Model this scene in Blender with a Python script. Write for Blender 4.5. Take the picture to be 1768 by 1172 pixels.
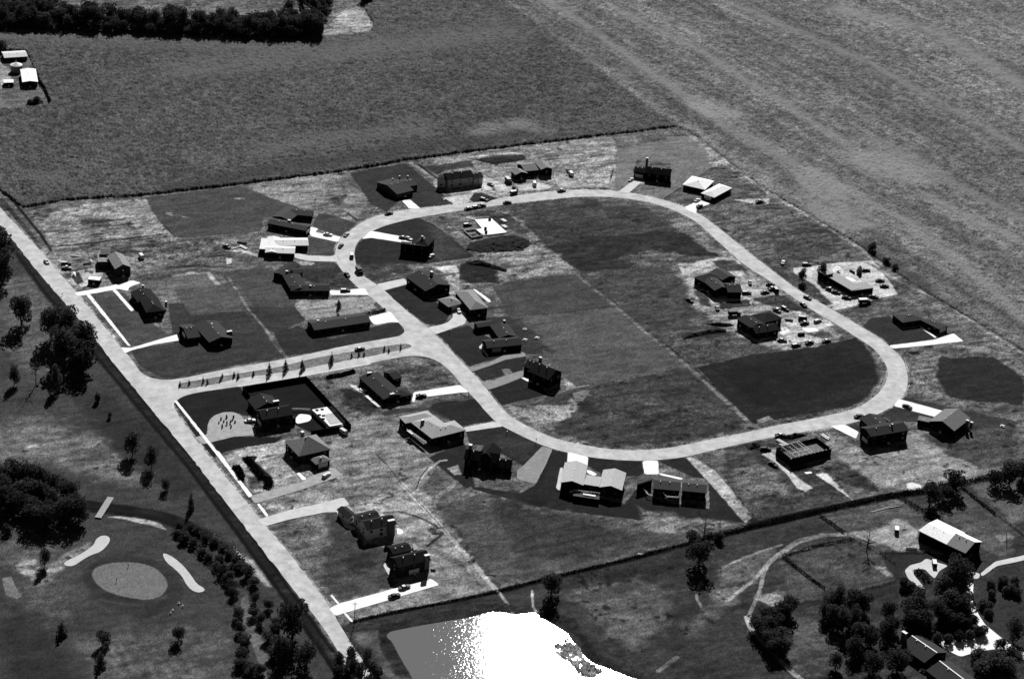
import bpy, bmesh, math, random
import numpy as np
from math import radians, pi, sin, cos, tan, atan, atan2, sqrt
from mathutils import Vector, Matrix
from mathutils.geometry import tessellate_polygon
for o in list(bpy.data.objects): bpy.data.objects.remove(o)
S = bpy.context.scene; C = S.collection
random.seed(7); rng = np.random.default_rng(7)

# ------------------------------------------------------------------ camera
PW, PH = 1768, 1172                       # picture plane the layout was surveyed on
FPX = 3800.; CX, CY = PW/2, PH/2
PITCH = atan(1916/3800); ROLL = .07; CAMH = 520.
RM = Matrix.Rotation(pi/2-PITCH, 3, 'X') @ Matrix.Rotation(ROLL, 3, 'Z')
cam = bpy.data.objects.new('camera', bpy.data.cameras.new('camera')); C.objects.link(cam)
cam.location = (0, 0, CAMH); cam.rotation_euler = RM.to_euler()
cam.data.sensor_width = 36; cam.data.lens = 36*FPX/PW
cam.data.clip_start = 1; cam.data.clip_end = 30000
S.camera = cam
# ------------------------------------------------------------------ sky, sun, exposure
SUN_EL, SUN_AZ = radians(34.0), radians(2.35)          # azimuth from +Y towards +X
w = bpy.data.worlds.new('World'); S.world = w; w.use_nodes = True
nt = w.node_tree; nt.nodes.clear()
sky = nt.nodes.new('ShaderNodeTexSky'); sky.sky_type = 'NISHITA'; sky.sun_disc = False
sky.sun_elevation = SUN_EL; sky.sun_rotation = SUN_AZ
bw = nt.nodes.new('ShaderNodeSeparateColor')   # panchromatic film behind a red filter sees the red part of the skylight
sky.air_density = .35; sky.dust_density = 0; bg = nt.nodes.new('ShaderNodeBackground'); wo = nt.nodes.new('ShaderNodeOutputWorld')
bg.inputs['Strength'].default_value = .05
nt.links.new(sky.outputs[0], bw.inputs[0]); nt.links.new(bw.outputs[0], bg.inputs[0]); nt.links.new(bg.outputs[0], wo.inputs[0])
sd = bpy.data.lights.new('sun', 'SUN'); sd.energy = 5; sd.angle = radians(.5); sd.color = (1, 1, 1)
sun = bpy.data.objects.new('sun', sd); C.objects.link(sun)
sdir = Vector((sin(SUN_AZ)*cos(SUN_EL), cos(SUN_AZ)*cos(SUN_EL), sin(SUN_EL)))
sun.rotation_euler = sdir.to_track_quat('Z', 'Y').to_euler(); sun.location = (0, 900, 400)
S.view_settings.view_transform = 'Standard'; S.view_settings.look = 'None'
S.view_settings.exposure = 0.6; S.view_settings.gamma = 1
KALB = .9                                  # albedo of a surface = KALB * linear(tone)

# ------------------------------------------------------------------ survey helpers
ZR = dict(i=(0,0,1), a1=(0,0,3.907), a2=(0,300,4.42), a3=(0,540,4.42), a4=(0,780,2.99), a5=(380,300,5.86), a6=(380,440,5.2),
 a7=(630,240,4.778), a8=(640,360,5.86), b1=(700,500,5.2), b2=(280,620,4.883), b3=(560,600,5.2), b4=(560,780,3.907),
 b5=(760,720,6.513), b6=(940,740,4.911), b7=(1040,240,5.893), b8=(1140,420,4.21), c1=(1250,640,3.413), c2=(1350,840,3.531),
 c3=(950,860,3.756), c4=(550,1000,3.215), c5=(1300,400,3.778), c6=(850,240,3.536), c7=(1100,0,2.647), c8=(400,0,2.526),
 d1=(90,410,7.325), d2=(290,530,11.72), d3=(400,660,7.325), d4=(570,850,7.324), d5=(780,740,11.72), d6=(950,770,6.097),
 d7=(1300,680,6.511), d8=(1460,680,7.072), e1=(600,620,6.895), e2=(670,380,6.511), e3=(810,530,6.894), e4=(640,270,8.419),
 e5=(830,260,9.822), e6=(1180,440,6.8), e7=(1370,430,5.893), e8=(1540,880,4.013))
def P(s):
    out = []
    for tok in s.split():
        if ':' in tok: k, tok = tok.split(':')
        x, y = tok.split(','); z = ZR[k]
        out.append((z[0]+float(x)/z[2], z[1]+float(y)/z[2]))
    return out
def at(px, py, z=0.):
    d = RM @ Vector(((px-CX)/FPX, -(py-CY)/FPX, -1)); t = (z-CAMH)/d.z
    return Vector((d.x*t, d.y*t, z))
def WP(s, z=0.): return [at(x, y, z) for x, y in P(s)]
def lin(t):
    t = t/255.
    return t/12.92 if t < .04045 else ((t+.055)/1.055)**2.4

# ------------------------------------------------------------------ materials
MATS = {}
def mat(kind, tone, rough=.9, var=.2, scale=.6, bump=0., spec=.03, stretch=None):
    key = (kind, tone, rough, var, scale, bump)
    if key in MATS: return MATS[key]
    m = bpy.data.materials.new('%s_%d' % (kind, tone)); m.use_nodes = True; n = m.node_tree.nodes; l = m.node_tree.links
    b = n['Principled BSDF']; b.inputs['Roughness'].default_value = rough; b.inputs['Specular IOR Level'].default_value = spec
    a = min(.88, KALB*lin(tone))
    tc = n.new('ShaderNodeNewGeometry'); mp = n.new('ShaderNodeMapping'); l.new(tc.outputs['Position'], mp.inputs[0])
    if stretch: mp.inputs['Scale'].default_value = stretch
    nz = n.new('ShaderNodeTexNoise'); nz.inputs['Scale'].default_value = scale; nz.inputs['Detail'].default_value = 5; nz.inputs['Roughness'].default_value = .7
    l.new(mp.outputs[0], nz.inputs['Vector'])
    mr = n.new('ShaderNodeMapRange'); mr.inputs[1].default_value = .3; mr.inputs[2].default_value = .7
    mr.inputs[3].default_value = a*(1-var); mr.inputs[4].default_value = min(.9, a*(1+var))
    l.new(nz.outputs[0], mr.inputs[0]); l.new(mr.outputs[0], b.inputs['Base Color'])
    if bump:
        bp = n.new('ShaderNodeBump'); bp.inputs['Strength'].default_value = 1; bp.inputs['Distance'].default_value = bump
        n2 = n.new('ShaderNodeTexNoise'); n2.inputs['Scale'].default_value = scale*1.7; n2.inputs['Detail'].default_value = 3
        l.new(mp.outputs[0], n2.inputs['Vector']); l.new(n2.outputs[0], bp.inputs['Height']); l.new(bp.outputs[0], b.inputs['Normal'])
    MATS[key] = m; return m
def attr_mat(name, bump=.25, nscale=.55, fine=.35):
    m = bpy.data.materials.new(name); m.use_nodes = True; n = m.node_tree.nodes; l = m.node_tree.links
    b = n['Principled BSDF']; b.inputs['Roughness'].default_value = 1; b.inputs['Specular IOR Level'].default_value = .05
    at_ = n.new('ShaderNodeAttribute'); at_.attribute_name = 'alb'; am = n.new('ShaderNodeAttribute'); am.attribute_name = 'amp'
    g = n.new('ShaderNodeNewGeometry')
    nz = n.new('ShaderNodeTexNoise'); nz.inputs['Scale'].default_value = nscale; nz.inputs['Detail'].default_value = 6; nz.inputs['Roughness'].default_value = .8
    l.new(g.outputs['Position'], nz.inputs['Vector'])
    s1 = n.new('ShaderNodeMath'); s1.operation = 'SUBTRACT'; s1.inputs[1].default_value = .5; l.new(nz.outputs[0], s1.inputs[0])
    s2 = n.new('ShaderNodeMath'); s2.operation = 'MULTIPLY'; l.new(s1.outputs[0], s2.inputs[0]); l.new(am.outputs['Fac'], s2.inputs[1])
    s3 = n.new('ShaderNodeMath'); s3.operation = 'MULTIPLY_ADD'; s3.inputs[1].default_value = fine*10; s3.inputs[2].default_value = 1; l.new(s2.outputs[0], s3.inputs[0])
    s3.use_clamp = False
    s5 = n.new('ShaderNodeMath'); s5.operation = 'MAXIMUM'; s5.inputs[1].default_value = .3; l.new(s3.outputs[0], s5.inputs[0])
    s4 = n.new('ShaderNodeMath'); s4.operation = 'MULTIPLY'; l.new(s5.outputs[0], s4.inputs[0]); l.new(at_.outputs['Fac'], s4.inputs[1])
    l.new(s4.outputs[0], b.inputs['Base Color'])
    bp = n.new('ShaderNodeBump'); bp.inputs['Distance'].default_value = bump; bp.inputs['Strength'].default_value = 1
    l.new(nz.outputs[0], bp.inputs['Height']); l.new(bp.outputs[0], b.inputs['Normal'])
    return m

# ------------------------------------------------------------------ object helpers
def tag(o, label=None, cat=None, group=None, kind=None):
    if label: o['label'] = label
    if cat: o['category'] = cat
    if group: o['group'] = group
    if kind: o['kind'] = kind
    return o
def empty(name, loc, label, cat, group=None, rz=0.):
    o = bpy.data.objects.new(name, None); C.objects.link(o); o.location = loc; o.rotation_euler = (0, 0, rz); o.empty_display_size = .5
    return tag(o, label, cat, group)
class MB:
    """collects polygons with material indices, builds one mesh"""
    def __init__(s): s.v = []; s.f = []; s.mi = []
    def poly(s, pts, mi=0):
        n = len(s.v); s.v += [tuple(p) for p in pts]; s.f.append(tuple(range(n, n+len(pts)))); s.mi.append(mi)
    def solid(s, v, f, mi=0):
        n = len(s.v); s.v += [tuple(p) for p in v]
        for q in f: s.f.append(tuple(n+i for i in q)); s.mi.append(mi)
    def box(s, x0, x1, y0, y1, z0, z1, mi=0, M=None):
        v = [Vector(p) for p in ((x0,y0,z0),(x1,y0,z0),(x1,y1,z0),(x0,y1,z0),(x0,y0,z1),(x1,y0,z1),(x1,y1,z1),(x0,y1,z1))]
        if M: v = [M @ p for p in v]
        s.solid(v, ((0,3,2,1),(4,5,6,7),(0,1,5,4),(1,2,6,5),(2,3,7,6),(3,0,4,7)), mi)
    def prism(s, pts, z0, z1, mi=0):
        n = len(pts)
        a = sum(pts[i][0]*pts[(i+1)%n][1]-pts[(i+1)%n][0]*pts[i][1] for i in range(n))
        if a < 0: pts = pts[::-1]
        v = [(p[0], p[1], z0) for p in pts]+[(p[0], p[1], z1) for p in pts]
        s.solid(v, [tuple(range(n))[::-1], tuple(range(n, 2*n))]+[(i, (i+1)%n, n+(i+1)%n, n+i) for i in range(n)], mi)
    def tube(s, pts, radii, sides=6, mi=0):
        rings = []; n0 = len(s.v)
        for k, p in enumerate(pts):
            p = Vector(p); d = Vector(pts[min(k+1, len(pts)-1)])-Vector(pts[max(k-1, 0)])
            u = d.orthogonal().normalized(); v = d.cross(u).normalized()
            for j in range(sides):
                a = 2*pi*j/sides; s.v.append(tuple(p+radii[k]*(u*cos(a)+v*sin(a))))
        for k in range(len(pts)-1):
            for j in range(sides):
                a = n0+k*sides+j; b = n0+k*sides+(j+1)%sides
                s.f.append((a, b, b+sides, a+sides)); s.mi.append(mi)
        s.f.append(tuple(n0+j for j in range(sides))[::-1]); s.mi.append(mi)
        s.f.append(tuple(n0+(len(pts)-1)*sides+j for j in range(sides))); s.mi.append(mi)
    def build(s, name, mats, parent=None, smooth=False):
        me = bpy.data.meshes.new(name); me.from_pydata(s.v, [], s.f)
        if not isinstance(mats, (list, tuple)): mats = [mats]
        for m in mats: me.materials.append(m)
        me.polygons.foreach_set('material_index', s.mi)
        if smooth: me.polygons.foreach_set('use_smooth', [True]*len(s.f))
        me.update(); o = bpy.data.objects.new(name, me); C.objects.link(o)
        if parent: o.parent = parent
        return o
def copy_tree(o, parent=None):
    c = o.copy(); C.objects.link(c)
    for k in list(c.keys()):
        if k in ('label', 'category', 'group') and parent: del c[k]
    if parent: c.parent = parent
    for ch in list(o.children): copy_tree(ch, c)
    return c

# ------------------------------------------------------------------ numpy noise and polygon masks
LAT = rng.random((8, 256, 256))
def vn(x, y, s, k=0):
    x = x/s+37.7*k; y = y/s+11.3*k; xi = np.floor(x).astype(int); yi = np.floor(y).astype(int); fx = x-xi; fy = y-yi
    fx = fx*fx*(3-2*fx); fy = fy*fy*(3-2*fy); L = LAT[k % 8]; a = xi & 255; b = yi & 255; a1 = (a+1) & 255; b1 = (b+1) & 255
    return (L[a,b]*(1-fx)+L[a1,b]*fx)*(1-fy)+(L[a,b1]*(1-fx)+L[a1,b1]*fx)*fy
def fbm(x, y, s, k=0):
    return (vn(x, y, s, k)+.6*vn(x, y, s/2.1, k+1)+.4*vn(x, y, s/4.3, k+2))/2.
def sdist(x, y, poly):
    """signed distance, negative inside"""
    d = np.full(x.shape, 1e9); ins = np.zeros(x.shape, bool); n = len(poly)
    for i in range(n):
        x0, y0 = poly[i][0], poly[i][1]; x1, y1 = poly[(i+1)%n][0], poly[(i+1)%n][1]
        ex, ey = x1-x0, y1-y0; L = ex*ex+ey*ey+1e-9
        t = np.clip(((x-x0)*ex+(y-y0)*ey)/L, 0, 1)
        d = np.minimum(d, np.hypot(x-x0-t*ex, y-y0-t*ey))
        if y0 != y1:
            c = ((y0 > y) != (y1 > y)) & (x < (x1-x0)*(y-y0)/(y1-y0)+x0); ins ^= c
    return np.where(ins, -d, d)
def pdist(x, y, line):
    d = np.full(x.shape, 1e9)
    for i in range(len(line)-1):
        x0, y0 = line[i][0], line[i][1]; x1, y1 = line[i+1][0], line[i+1][1]
        ex, ey = x1-x0, y1-y0; L = ex*ex+ey*ey+1e-9
        t = np.clip(((x-x0)*ex+(y-y0)*ey)/L, 0, 1); d = np.minimum(d, np.hypot(x-x0-t*ex, y-y0-t*ey))
    return d
def fan_grid(u0, u1, nu, y0, y1, ny):
    yy = np.geomspace(y0, y1, ny); uu = np.linspace(u0, u1, nu)
    U, Y = np.meshgrid(uu, yy); return (U*Y), Y
def grid_mesh(name, X, Y, Z, material, keep=None, attrs=None):
    ny, nx = X.shape; idx = np.arange(nx*ny).reshape(ny, nx)
    q = np.stack([idx[:-1,:-1], idx[:-1,1:], idx[1:,1:], idx[1:,:-1]], -1).reshape(-1, 4)
    if keep is not None:
        kf = (keep[:-1,:-1] | keep[:-1,1:] | keep[1:,1:] | keep[1:,:-1]).reshape(-1); q = q[kf]
        used = np.zeros(nx*ny, bool); used[q.reshape(-1)] = True; remap = np.cumsum(used)-1; q = remap[q]
    else: used = np.ones(nx*ny, bool)
    co = np.stack([X.ravel(), Y.ravel(), Z.ravel()], 1)[used].astype(np.float32)
    me = bpy.data.meshes.new(name); me.vertices.add(len(co)); me.vertices.foreach_set('co', co.ravel())
    me.loops.add(q.size); me.loops.foreach_set('vertex_index', q.ravel().astype(np.int32))
    me.polygons.add(len(q)); me.polygons.foreach_set('loop_start', np.arange(0, q.size, 4, dtype=np.int32))
    me.polygons.foreach_set('loop_total', np.full(len(q), 4, np.int32))
    me.update(calc_edges=True)
    for k, v in (attrs or {}).items():
        a = me.attributes.new(k, 'FLOAT', 'POINT'); a.data.foreach_set('value', v.ravel()[used].astype(np.float32))
    me.materials.append(material); o = bpy.data.objects.new(name, me); C.objects.link(o); return o

# ================================================================== GROUND
# zones: (tone, softness m, wobble m, speckle, polygon)
Z = []
def z(t, soft, wob, amp, s, sm=0): Z.append(('p', t, soft, wob, amp, s, -sm))
def k(t, width, soft, s, amp=.3, wob=.6): Z.append(('l', t, soft, wob, amp, s, width))
# golf course west of the straight road
z(60,2,1,.16,'i:-300,250 0,400 62,465 143,570 265,710 400,870 500,1010 600,1180 640,1400 -400,1400')
z(92,10,6,.35,'i:-20,735 70,715 190,765 280,840 200,830 100,800 -20,800'); z(120,3,2,.5,'i:40,766 66,761 68,770 45,773')  # wide soft patch is the sunlit slope, its light put into the tone
z(78,10,6,.3,'i:0,480 60,470 140,590 120,640 40,640 0,600'); z(46,7,5,.2,'i:110,660 200,690 270,735 345,850 300,860 200,780')
z(78,9,6,.35,'a4:0,420 200,350 420,400 300,520 240,560 150,600 0,560'); z(125,3,4,.5,'a4:110,550 200,600 262,645 240,690 150,640')
z(75,12,8,.3,'a4:60,700 260,640 420,740 330,860 200,850'); z(48,10,6,.16,'a4:0,800 150,850 330,1000 420,1250 0,1250')
z(105,1,1,.15,'a4:10,650 60,640 78,690 115,745 90,758 30,735')
z(74,6,5,.3,'a4:400,940 1150,900 1200,1180 500,1180'); 
for q in range(6): k(88,2.,2.5,'a4:%d,%d %d,%d'%(540+q*80,990+q*8,640+q*80,1160),.3,2)
z(50,3,1,.1,'a4:420,640 450,580 560,535 720,530 860,580 960,690 930,790 820,850 680,850 540,800 450,720',2)
z(112,.8,.2,.04,'a4:465,630 500,590 580,570 700,568 790,590 850,640 870,690 840,740 770,765 680,755 590,735 510,695',2)
k(66,1.5,2.5,'a4:860,740 780,790 640,790 520,760',.2);  # soft highlight ring below the green, painted into the ground tone
z(108,3,2,.4,'a4:230,600 330,530 470,470 480,490 340,600 250,650')
z(134,1.2,1,.4,'a4:550,335 640,328 760,350 825,365 860,402 800,385 650,348')
z(150,.8,.8,.4,'a4:760,352 800,360 825,368 815,380 770,368')
z(135,2.5,2,.4,'a4:1215,495 1300,555 1400,660 1408,695 1370,690 1330,650 1230,540')
z(88,1.5,1,.2,'a4:1240,760 1275,735 1300,830 1350,960 1425,1180 1370,1180 1300,990 1255,900')
k(36,7,2,'i:20,418 80,500 140,570 163,600 245,700 332,803 420,920 500,1030 570,1130 640,1230',.35)
k(16,1.8,1,'i:16,420 74,500 130,567 156,602 238,702 324,805 411,922 490,1030 560,1130 620,1230',.3)
k(20,1.5,1,'i:150,582 172,600 254,700 341,802 429,918 508,1028 575,1125',.3)
k(26,9,2,'a4:400,270 470,280 540,290 620,300 760,320 880,350 960,385 1040,430',.4)
# east verge of the straight road
k(62,5,1.5,'i:0,345 45,400 95,465 120,500',.4); k(25,1.8,1,'i:0,322 40,368 70,405 88,432',.3)
k(125,3,1.5,'i:10,366 60,425 100,478 135,520 178,572 212,608',.3)
z(110,2,1.5,.5,'i:60,415 95,440 130,505 110,492')
# north-west lots
z(118,2.5,3,.6,'i:52,366 150,352 250,343 292,405 200,418 95,432 75,400')
z(78,3,3,.5,'a2:600,350 800,345 880,365 820,400 620,390'); z(80,3,3,.5,'a2:240,290 420,270 380,330 300,360'); k(52,1.8,1.5,'a2:360,555 600,540 850,510 1230,465',.6,2)
k(80,1.5,1,'a2:850,400 1000,380 1170,360',.5)
z(72,1.5,1,.16,'i:252,341 415,322 482,345 540,362 500,372 455,376 450,400 350,408 300,412 283,392 262,365')
z(122,1.5,1.5,.4,'a2:1255,300 1300,290 1400,325 1440,340 1300,320'); z(120,2,1,.4,'a5:110,250 190,240 300,255 200,265')
k(120,3,2,'a2:1110,200 1130,320 1250,410 1400,560 1440,640',.5,2); k(50,1.5,1,'a2:1250,395 1340,480',.3)
z(108,3,3,.6,'a2:400,600 900,560 1400,560 1500,680 1300,720 1000,800 700,860 560,870 420,660')
z(88,4,5,.7,'a2:1050,520 1700,500 1750,680 1400,690 1100,600'); k(45,1.5,1,'a2:1290,715 1500,705 1768,715',.4,1.5)
z(160,1,1.5,.5,'d1:500,380 640,420 640,480 560,560 420,620 240,640 180,560 330,430'); z(165,1,1.5,.4,'d1:950,200 1100,170 1160,300 1080,420 1010,330')
z(100,3,2,.6,'d1:900,170 1200,190 1250,350 1120,440 1020,420'); z(60,1,1,.5,'d1:240,460 340,440 400,560 320,600 250,520')
z(170,1,1,.5,'a2:1720,640 1768,640 1768,680 1730,690'); z(150,1.2,1,.5,'a5:20,700 120,730 270,780 380,810 380,840 200,790 60,780')
z(112,2,2.5,.45,'i:420,322 500,307 580,300 640,345 612,383 560,378 520,362 470,342'); z(72,3,3,.5,'a5:1080,260 1250,240 1260,290 1130,310')
z(54,1,.7,.14,'i:604,300 650,290 700,283 712,290 745,318 786,354 707,363 690,345 668,366 640,352 622,325')
z(66,1,.6,.14,'a5:1000,400 1100,410 1380,500 1240,640 990,560 930,520'); z(74,.7,.4,.14,'a5:900,640 1190,692 1165,828 1110,830 895,810')
z(60,1.5,1.5,.35,'a5:740,900 900,870 1170,900 1290,1040 1380,1160 1000,1140 760,1000'); z(130,1,1.2,.4,'a5:760,880 900,885 960,900 930,925 820,925')
z(74,2,1.5,.16,'i:380,470 470,462 520,530 500,530 440,530 400,500')
z(72,1.2,1,.14,'i:150,505 215,505 265,560 310,590 225,598 165,520'); z(98,2,2,.25,'a2:1120,830 1400,760 1600,755 1700,900 1500,930 1300,900'); k(140,2.5,1.5,'a2:1330,780 1450,760 1590,755 1620,800 1768,970',.5,1.5)
z(60,1.5,1,.16,'i:290,525 400,520 452,562 468,590 490,615 305,652 278,652 240,630 225,602 300,592'); z(80,2,2,.2,'i:300,500 410,490 440,535 330,545')
z(58,1.5,1,.16,'i:420,530 515,530 530,552 480,575 455,570'); k(110,1.6,1.2,'i:395,480 430,535 468,580 480,595 497,620',.5,1)
z(135,1.2,1.2,.35,'a6:665,455 680,425 1000,400 1330,370 1440,450 1480,480 1290,520 1100,540 900,560 770,585')
z(78,2,1,.2,'a6:780,640 1290,690 1620,620 1660,680 1600,740 1200,800 600,910 470,780 500,700'); z(50,1,.5,.12,'a6:700,640 1000,760 1390,640 1600,605 1662,680 1620,725 1500,762 1000,850 600,905 530,800 480,700')
# median + lots south of it
z(118,.5,.2,.18,'b2:130,225 230,190 600,130 1000,65 a6:850,925 1620,800 1700,805 1725,825 1650,845 740,1020 150,1110 b2:300,235 180,248')
z(98,2,2.5,.5,'i:520,655 640,630 740,615 765,630 795,662 720,680 700,655 640,640 560,660 600,700 700,695 660,720 620,740 575,680')
z(42,1.8,2,.6,'b3:0,275 50,245 270,205 280,225 150,265 40,300'); z(48,2.5,3,.6,'b3:140,370 230,340 340,400 500,540 420,600 330,590 260,540 160,480'); z(72,3,4,.6,'b3:520,150 800,140 1050,200 1200,320 900,370 700,250')
z(185,.8,1,.5,'b3:230,330 290,340 360,390 330,400 270,370'); k(120,3,2,'b3:0,230 200,200 500,170',.4)
z(118,2,2,.45,'i:600,720 690,730 760,790 740,830 720,850 700,880 760,960 860,1020 620,1070 580,1040 560,880 600,850 560,790')
z(132,2,2,.6,'i:385,785 430,770 490,760 560,830 450,860 420,830'); z(118,2,2,.5,'i:440,865 590,815 700,800 760,880 850,1010 880,1050 780,960 600,870 480,885')
k(110,1.5,1,'i:215,612 215,615',.2)
z(36,.6,.4,.1,'b2:130,335 240,290 440,262 650,232 750,330 830,430 720,480 600,445 520,445 430,480 385,560 375,635 330,640 120,400 105,365')
z(36,.6,.3,.1,'b2:95,385 130,420 330,645 275,655 90,420'); z(36,.6,.3,.1,'b2:335,715 385,705 470,820 430,828')
z(34,.6,.4,.1,'b2:415,700 600,652 780,652 950,660 1030,650 950,705 700,740 480,790')
z(30,.6,.3,.1,'b2:690,235 1210,140 1560,530 1500,560 1260,620 1130,560 1000,400 760,330')
z(28,1,1.5,.6,'b2:690,820 800,820 780,860 930,1000 930,1060 850,1110 860,1010 740,890'); z(40,1.5,2,.7,'b2:600,890 650,930 690,1040 640,1020'); z(75,2,2,.7,'b2:700,990 850,1000 860,1100 760,1110')
z(68,3,3,.3,'b4:0,400 80,400 210,520 260,620 430,650 440,850 460,900 100,1020 0,900'); z(50,3,3,.3,'b4:110,720 250,670 380,740 330,800 200,800'); z(108,3,3,.4,'b4:-60,440 40,500 60,640 0,640')
z(140,2,2,.5,'b4:300,290 480,300 600,330 780,500 700,600 500,560 520,470 440,350'); k(72,1.5,1,'b4:400,410 500,400 600,425 700,470 790,520',.4,1); k(60,1.5,1,'b4:800,550 700,630',.3)
k(165,2.2,1,'b4:520,210 590,290 700,400 800,520 900,630 1010,750 1080,840 1160,930',.5,1); k(66,.5,.7,'b4:340,0 440,110 520,215 610,300 720,430 830,550',.6,.8)
z(60,2.5,3,.4,'b4:840,500 1000,700 1172,900 1172,500 1000,380'); 
z(58,1,.8,.13,'e1:380,640 560,590 900,570 1000,500 1520,480 e1:1300,380 1517,560 b3:1350,460 1520,655 1240,700 900,560 540,610')
z(40,.6,.4,.12,'b3:940,540 1000,490 1345,458 1430,550 1525,655 1240,702 1150,650'); z(74,2,2,.3,'b3:800,560 900,480 1300,430 1340,455 1000,490 940,540')
z(46,1,.8,.15,'b5:290,155 690,100 820,165 1080,290 1150,325 940,540 870,520 560,330 330,300'); z(56,3,3,.2,'b5:560,260 760,200 1080,300 960,500 800,420')
z(42,1,.8,.14,'i:740,790 800,760 820,840 960,860 1080,875 1220,880 1280,905 1100,897 940,878 800,840'); z(36,1,1,.14,'b5:1250,362 1430,395 1425,490 1350,580 1300,800 1563,960 1563,1060 1050,980 820,900 1070,760')
z(40,.6,.4,.12,'b6:80,178 195,205 190,280 100,500 110,640 0,660 -60,560'); z(40,.6,.3,.1,'b6:375,242 620,268 820,278 845,370 800,400 700,400 480,380 360,310')
z(42,.7,.4,.12,'b6:965,272 1200,240 1380,440 1720,800 1600,790 780,670 770,760 0,665 100,500 680,640 790,500 1000,620 1400,680 1390,430 1230,400'); 
z(78,4,4,.3,'i:800,870 950,882 1100,900 1280,912 1190,935 1000,980 880,1010 830,980 760,880'); z(58,4,5,.3,'i:850,860 1000,900 1100,930 1000,960 900,960 860,900')
k(150,1.4,.8,'b4:820,55 780,60 710,110 660,170 630,220 625,260 595,285',.5,.5); k(55,.6,.6,'b4:700,105 650,165 618,250',.4,.4); k(112,2.4,1,'b4:890,200 830,255 770,300 735,370',.5,1); k(110,1.6,.8,'b4:985,240 930,290',.4)
z(130,1,1,.4,'b4:830,110 900,85 930,150 880,155'); z(110,3,2,.5,'b6:780,670 900,690 1200,740 1500,770 1650,800 1500,870 900,880')
z(66,3,3,.5,'c1:0,300 0,650 130,900 300,930 700,770 760,750 500,560 300,420 200,390'); z(92,4,5,.5,'c1:40,620 200,520 380,680 200,850 60,780')
z(150,1.2,1.6,.5,'b6:1200,240 1280,245 1450,360 1620,560 1768,740 1700,800 1600,690 1400,460')
z(175,.8,1,.4,'c1:220,490 330,470 400,600 520,690 480,712 430,690 380,620 300,540'); z(190,.8,1,.4,'c1:540,610 600,600 700,700 760,760 660,690'); z(120,2,2,.5,'c1:260,450 340,440 380,560 340,560')
z(45,1.5,1.5,.4,'c1:320,395 420,368 490,380 420,400 360,420'); z(38,1.5,1.5,.5,'c1:120,430 200,420 240,460 140,470'); z(60,2.5,3,.5,'c1:580,560 700,520 760,600 880,640 900,720 720,680')
z(120,3,3,.5,'c1:600,370 720,400 1000,640 1100,700 900,680 760,580 640,480'); z(122,4,4,.4,'c1:880,500 1100,370 1500,570 1450,640 1100,690 900,600'); z(215,1,1,.3,'c1:1070,665 1100,655 1160,670 1165,700 1100,712')
z(58,1.5,1,.2,'c1:640,335 780,400 790,350 1000,210 1240,275 1150,300 1050,300 1090,350 700,310'); z(60,2,1.5,.2,'c1:1045,150 1400,230 1700,290 1700,420 1500,430 1200,300 1050,180')
z(72,3,3,.4,'c1:1180,380 1715,300 1715,540 1560,580 1300,480')
# north lots
z(118,2.5,3,.55,'i:722,285 800,266 900,250 1060,235 1068,325 1005,326 880,338 790,350 760,320'); z(155,1.2,1.5,.5,'e4:1000,600 1400,560 1640,420 1740,300 1768,520 1500,590 1400,680 1200,690 1080,610')
z(160,1.2,1.5,.5,'a7:980,300 1200,400 1400,360 1560,380 1500,420 1280,430 1050,440 960,400'); z(30,1,1.2,.4,'a7:890,170 1300,130 1330,160 1250,190 1050,210'); k(165,1.8,.8,'a7:880,150 1050,130 1200,118 1290,120',.4,.6)
z(62,2,1.5,.4,'a7:470,230 880,180 900,230 660,260 590,290'); k(130,3,1.2,'a7:380,200 480,260 580,340 600,400',.5); k(26,2,1,'a7:440,210 520,270 590,320',.4); z(38,1.5,1.5,.5,'a7:900,450 960,440 1090,490 1020,525 900,520 860,500')
z(128,2,2,.6,'c6:440,170 750,60 760,190 720,280 560,290 540,260'); k(40,1.2,.8,'c6:550,305 650,300 760,318',.6); k(50,1,.7,'c6:740,180 720,250',.6); z(150,1.2,1,.4,'c6:430,210 540,290 500,300 400,290 380,240')
z(112,1.5,1.2,.14,'c6:765,60 1180,-20 1260,-10 1400,90 1300,200 1160,280 1150,300 1040,370 850,330 1090,280 1090,150 880,130 820,330 745,310')
k(62,1.2,.8,'c6:1050,365 1150,300',.3); z(88,2.5,2.5,.5,'c6:1180,420 1300,300 1450,380 1330,200 1600,170 1768,330 1768,800 1640,770 1330,480')
z(122,2,2.5,.6,'c6:1280,10 1400,90 1768,330 1768,370 1600,250 1400,150 1340,180'); z(150,1.5,1.5,.5,'c6:1480,370 1690,360 1690,400 1560,390'); k(35,1.2,.8,'b7:1090,300 1240,300',.7,1); k(35,1.2,.8,'b7:1350,350 1520,400',.7,1)
k(120,3.5,1.5,'i:1190,232 1250,280 1330,335 1400,375 1480,425 1520,455',.6,1.5); z(72,3,3,.5,'i:1330,400 1420,390 1470,430 1400,450 1340,450')
k(45,1.2,.8,'i:1258,405 1290,435 1330,430',.6)
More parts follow.
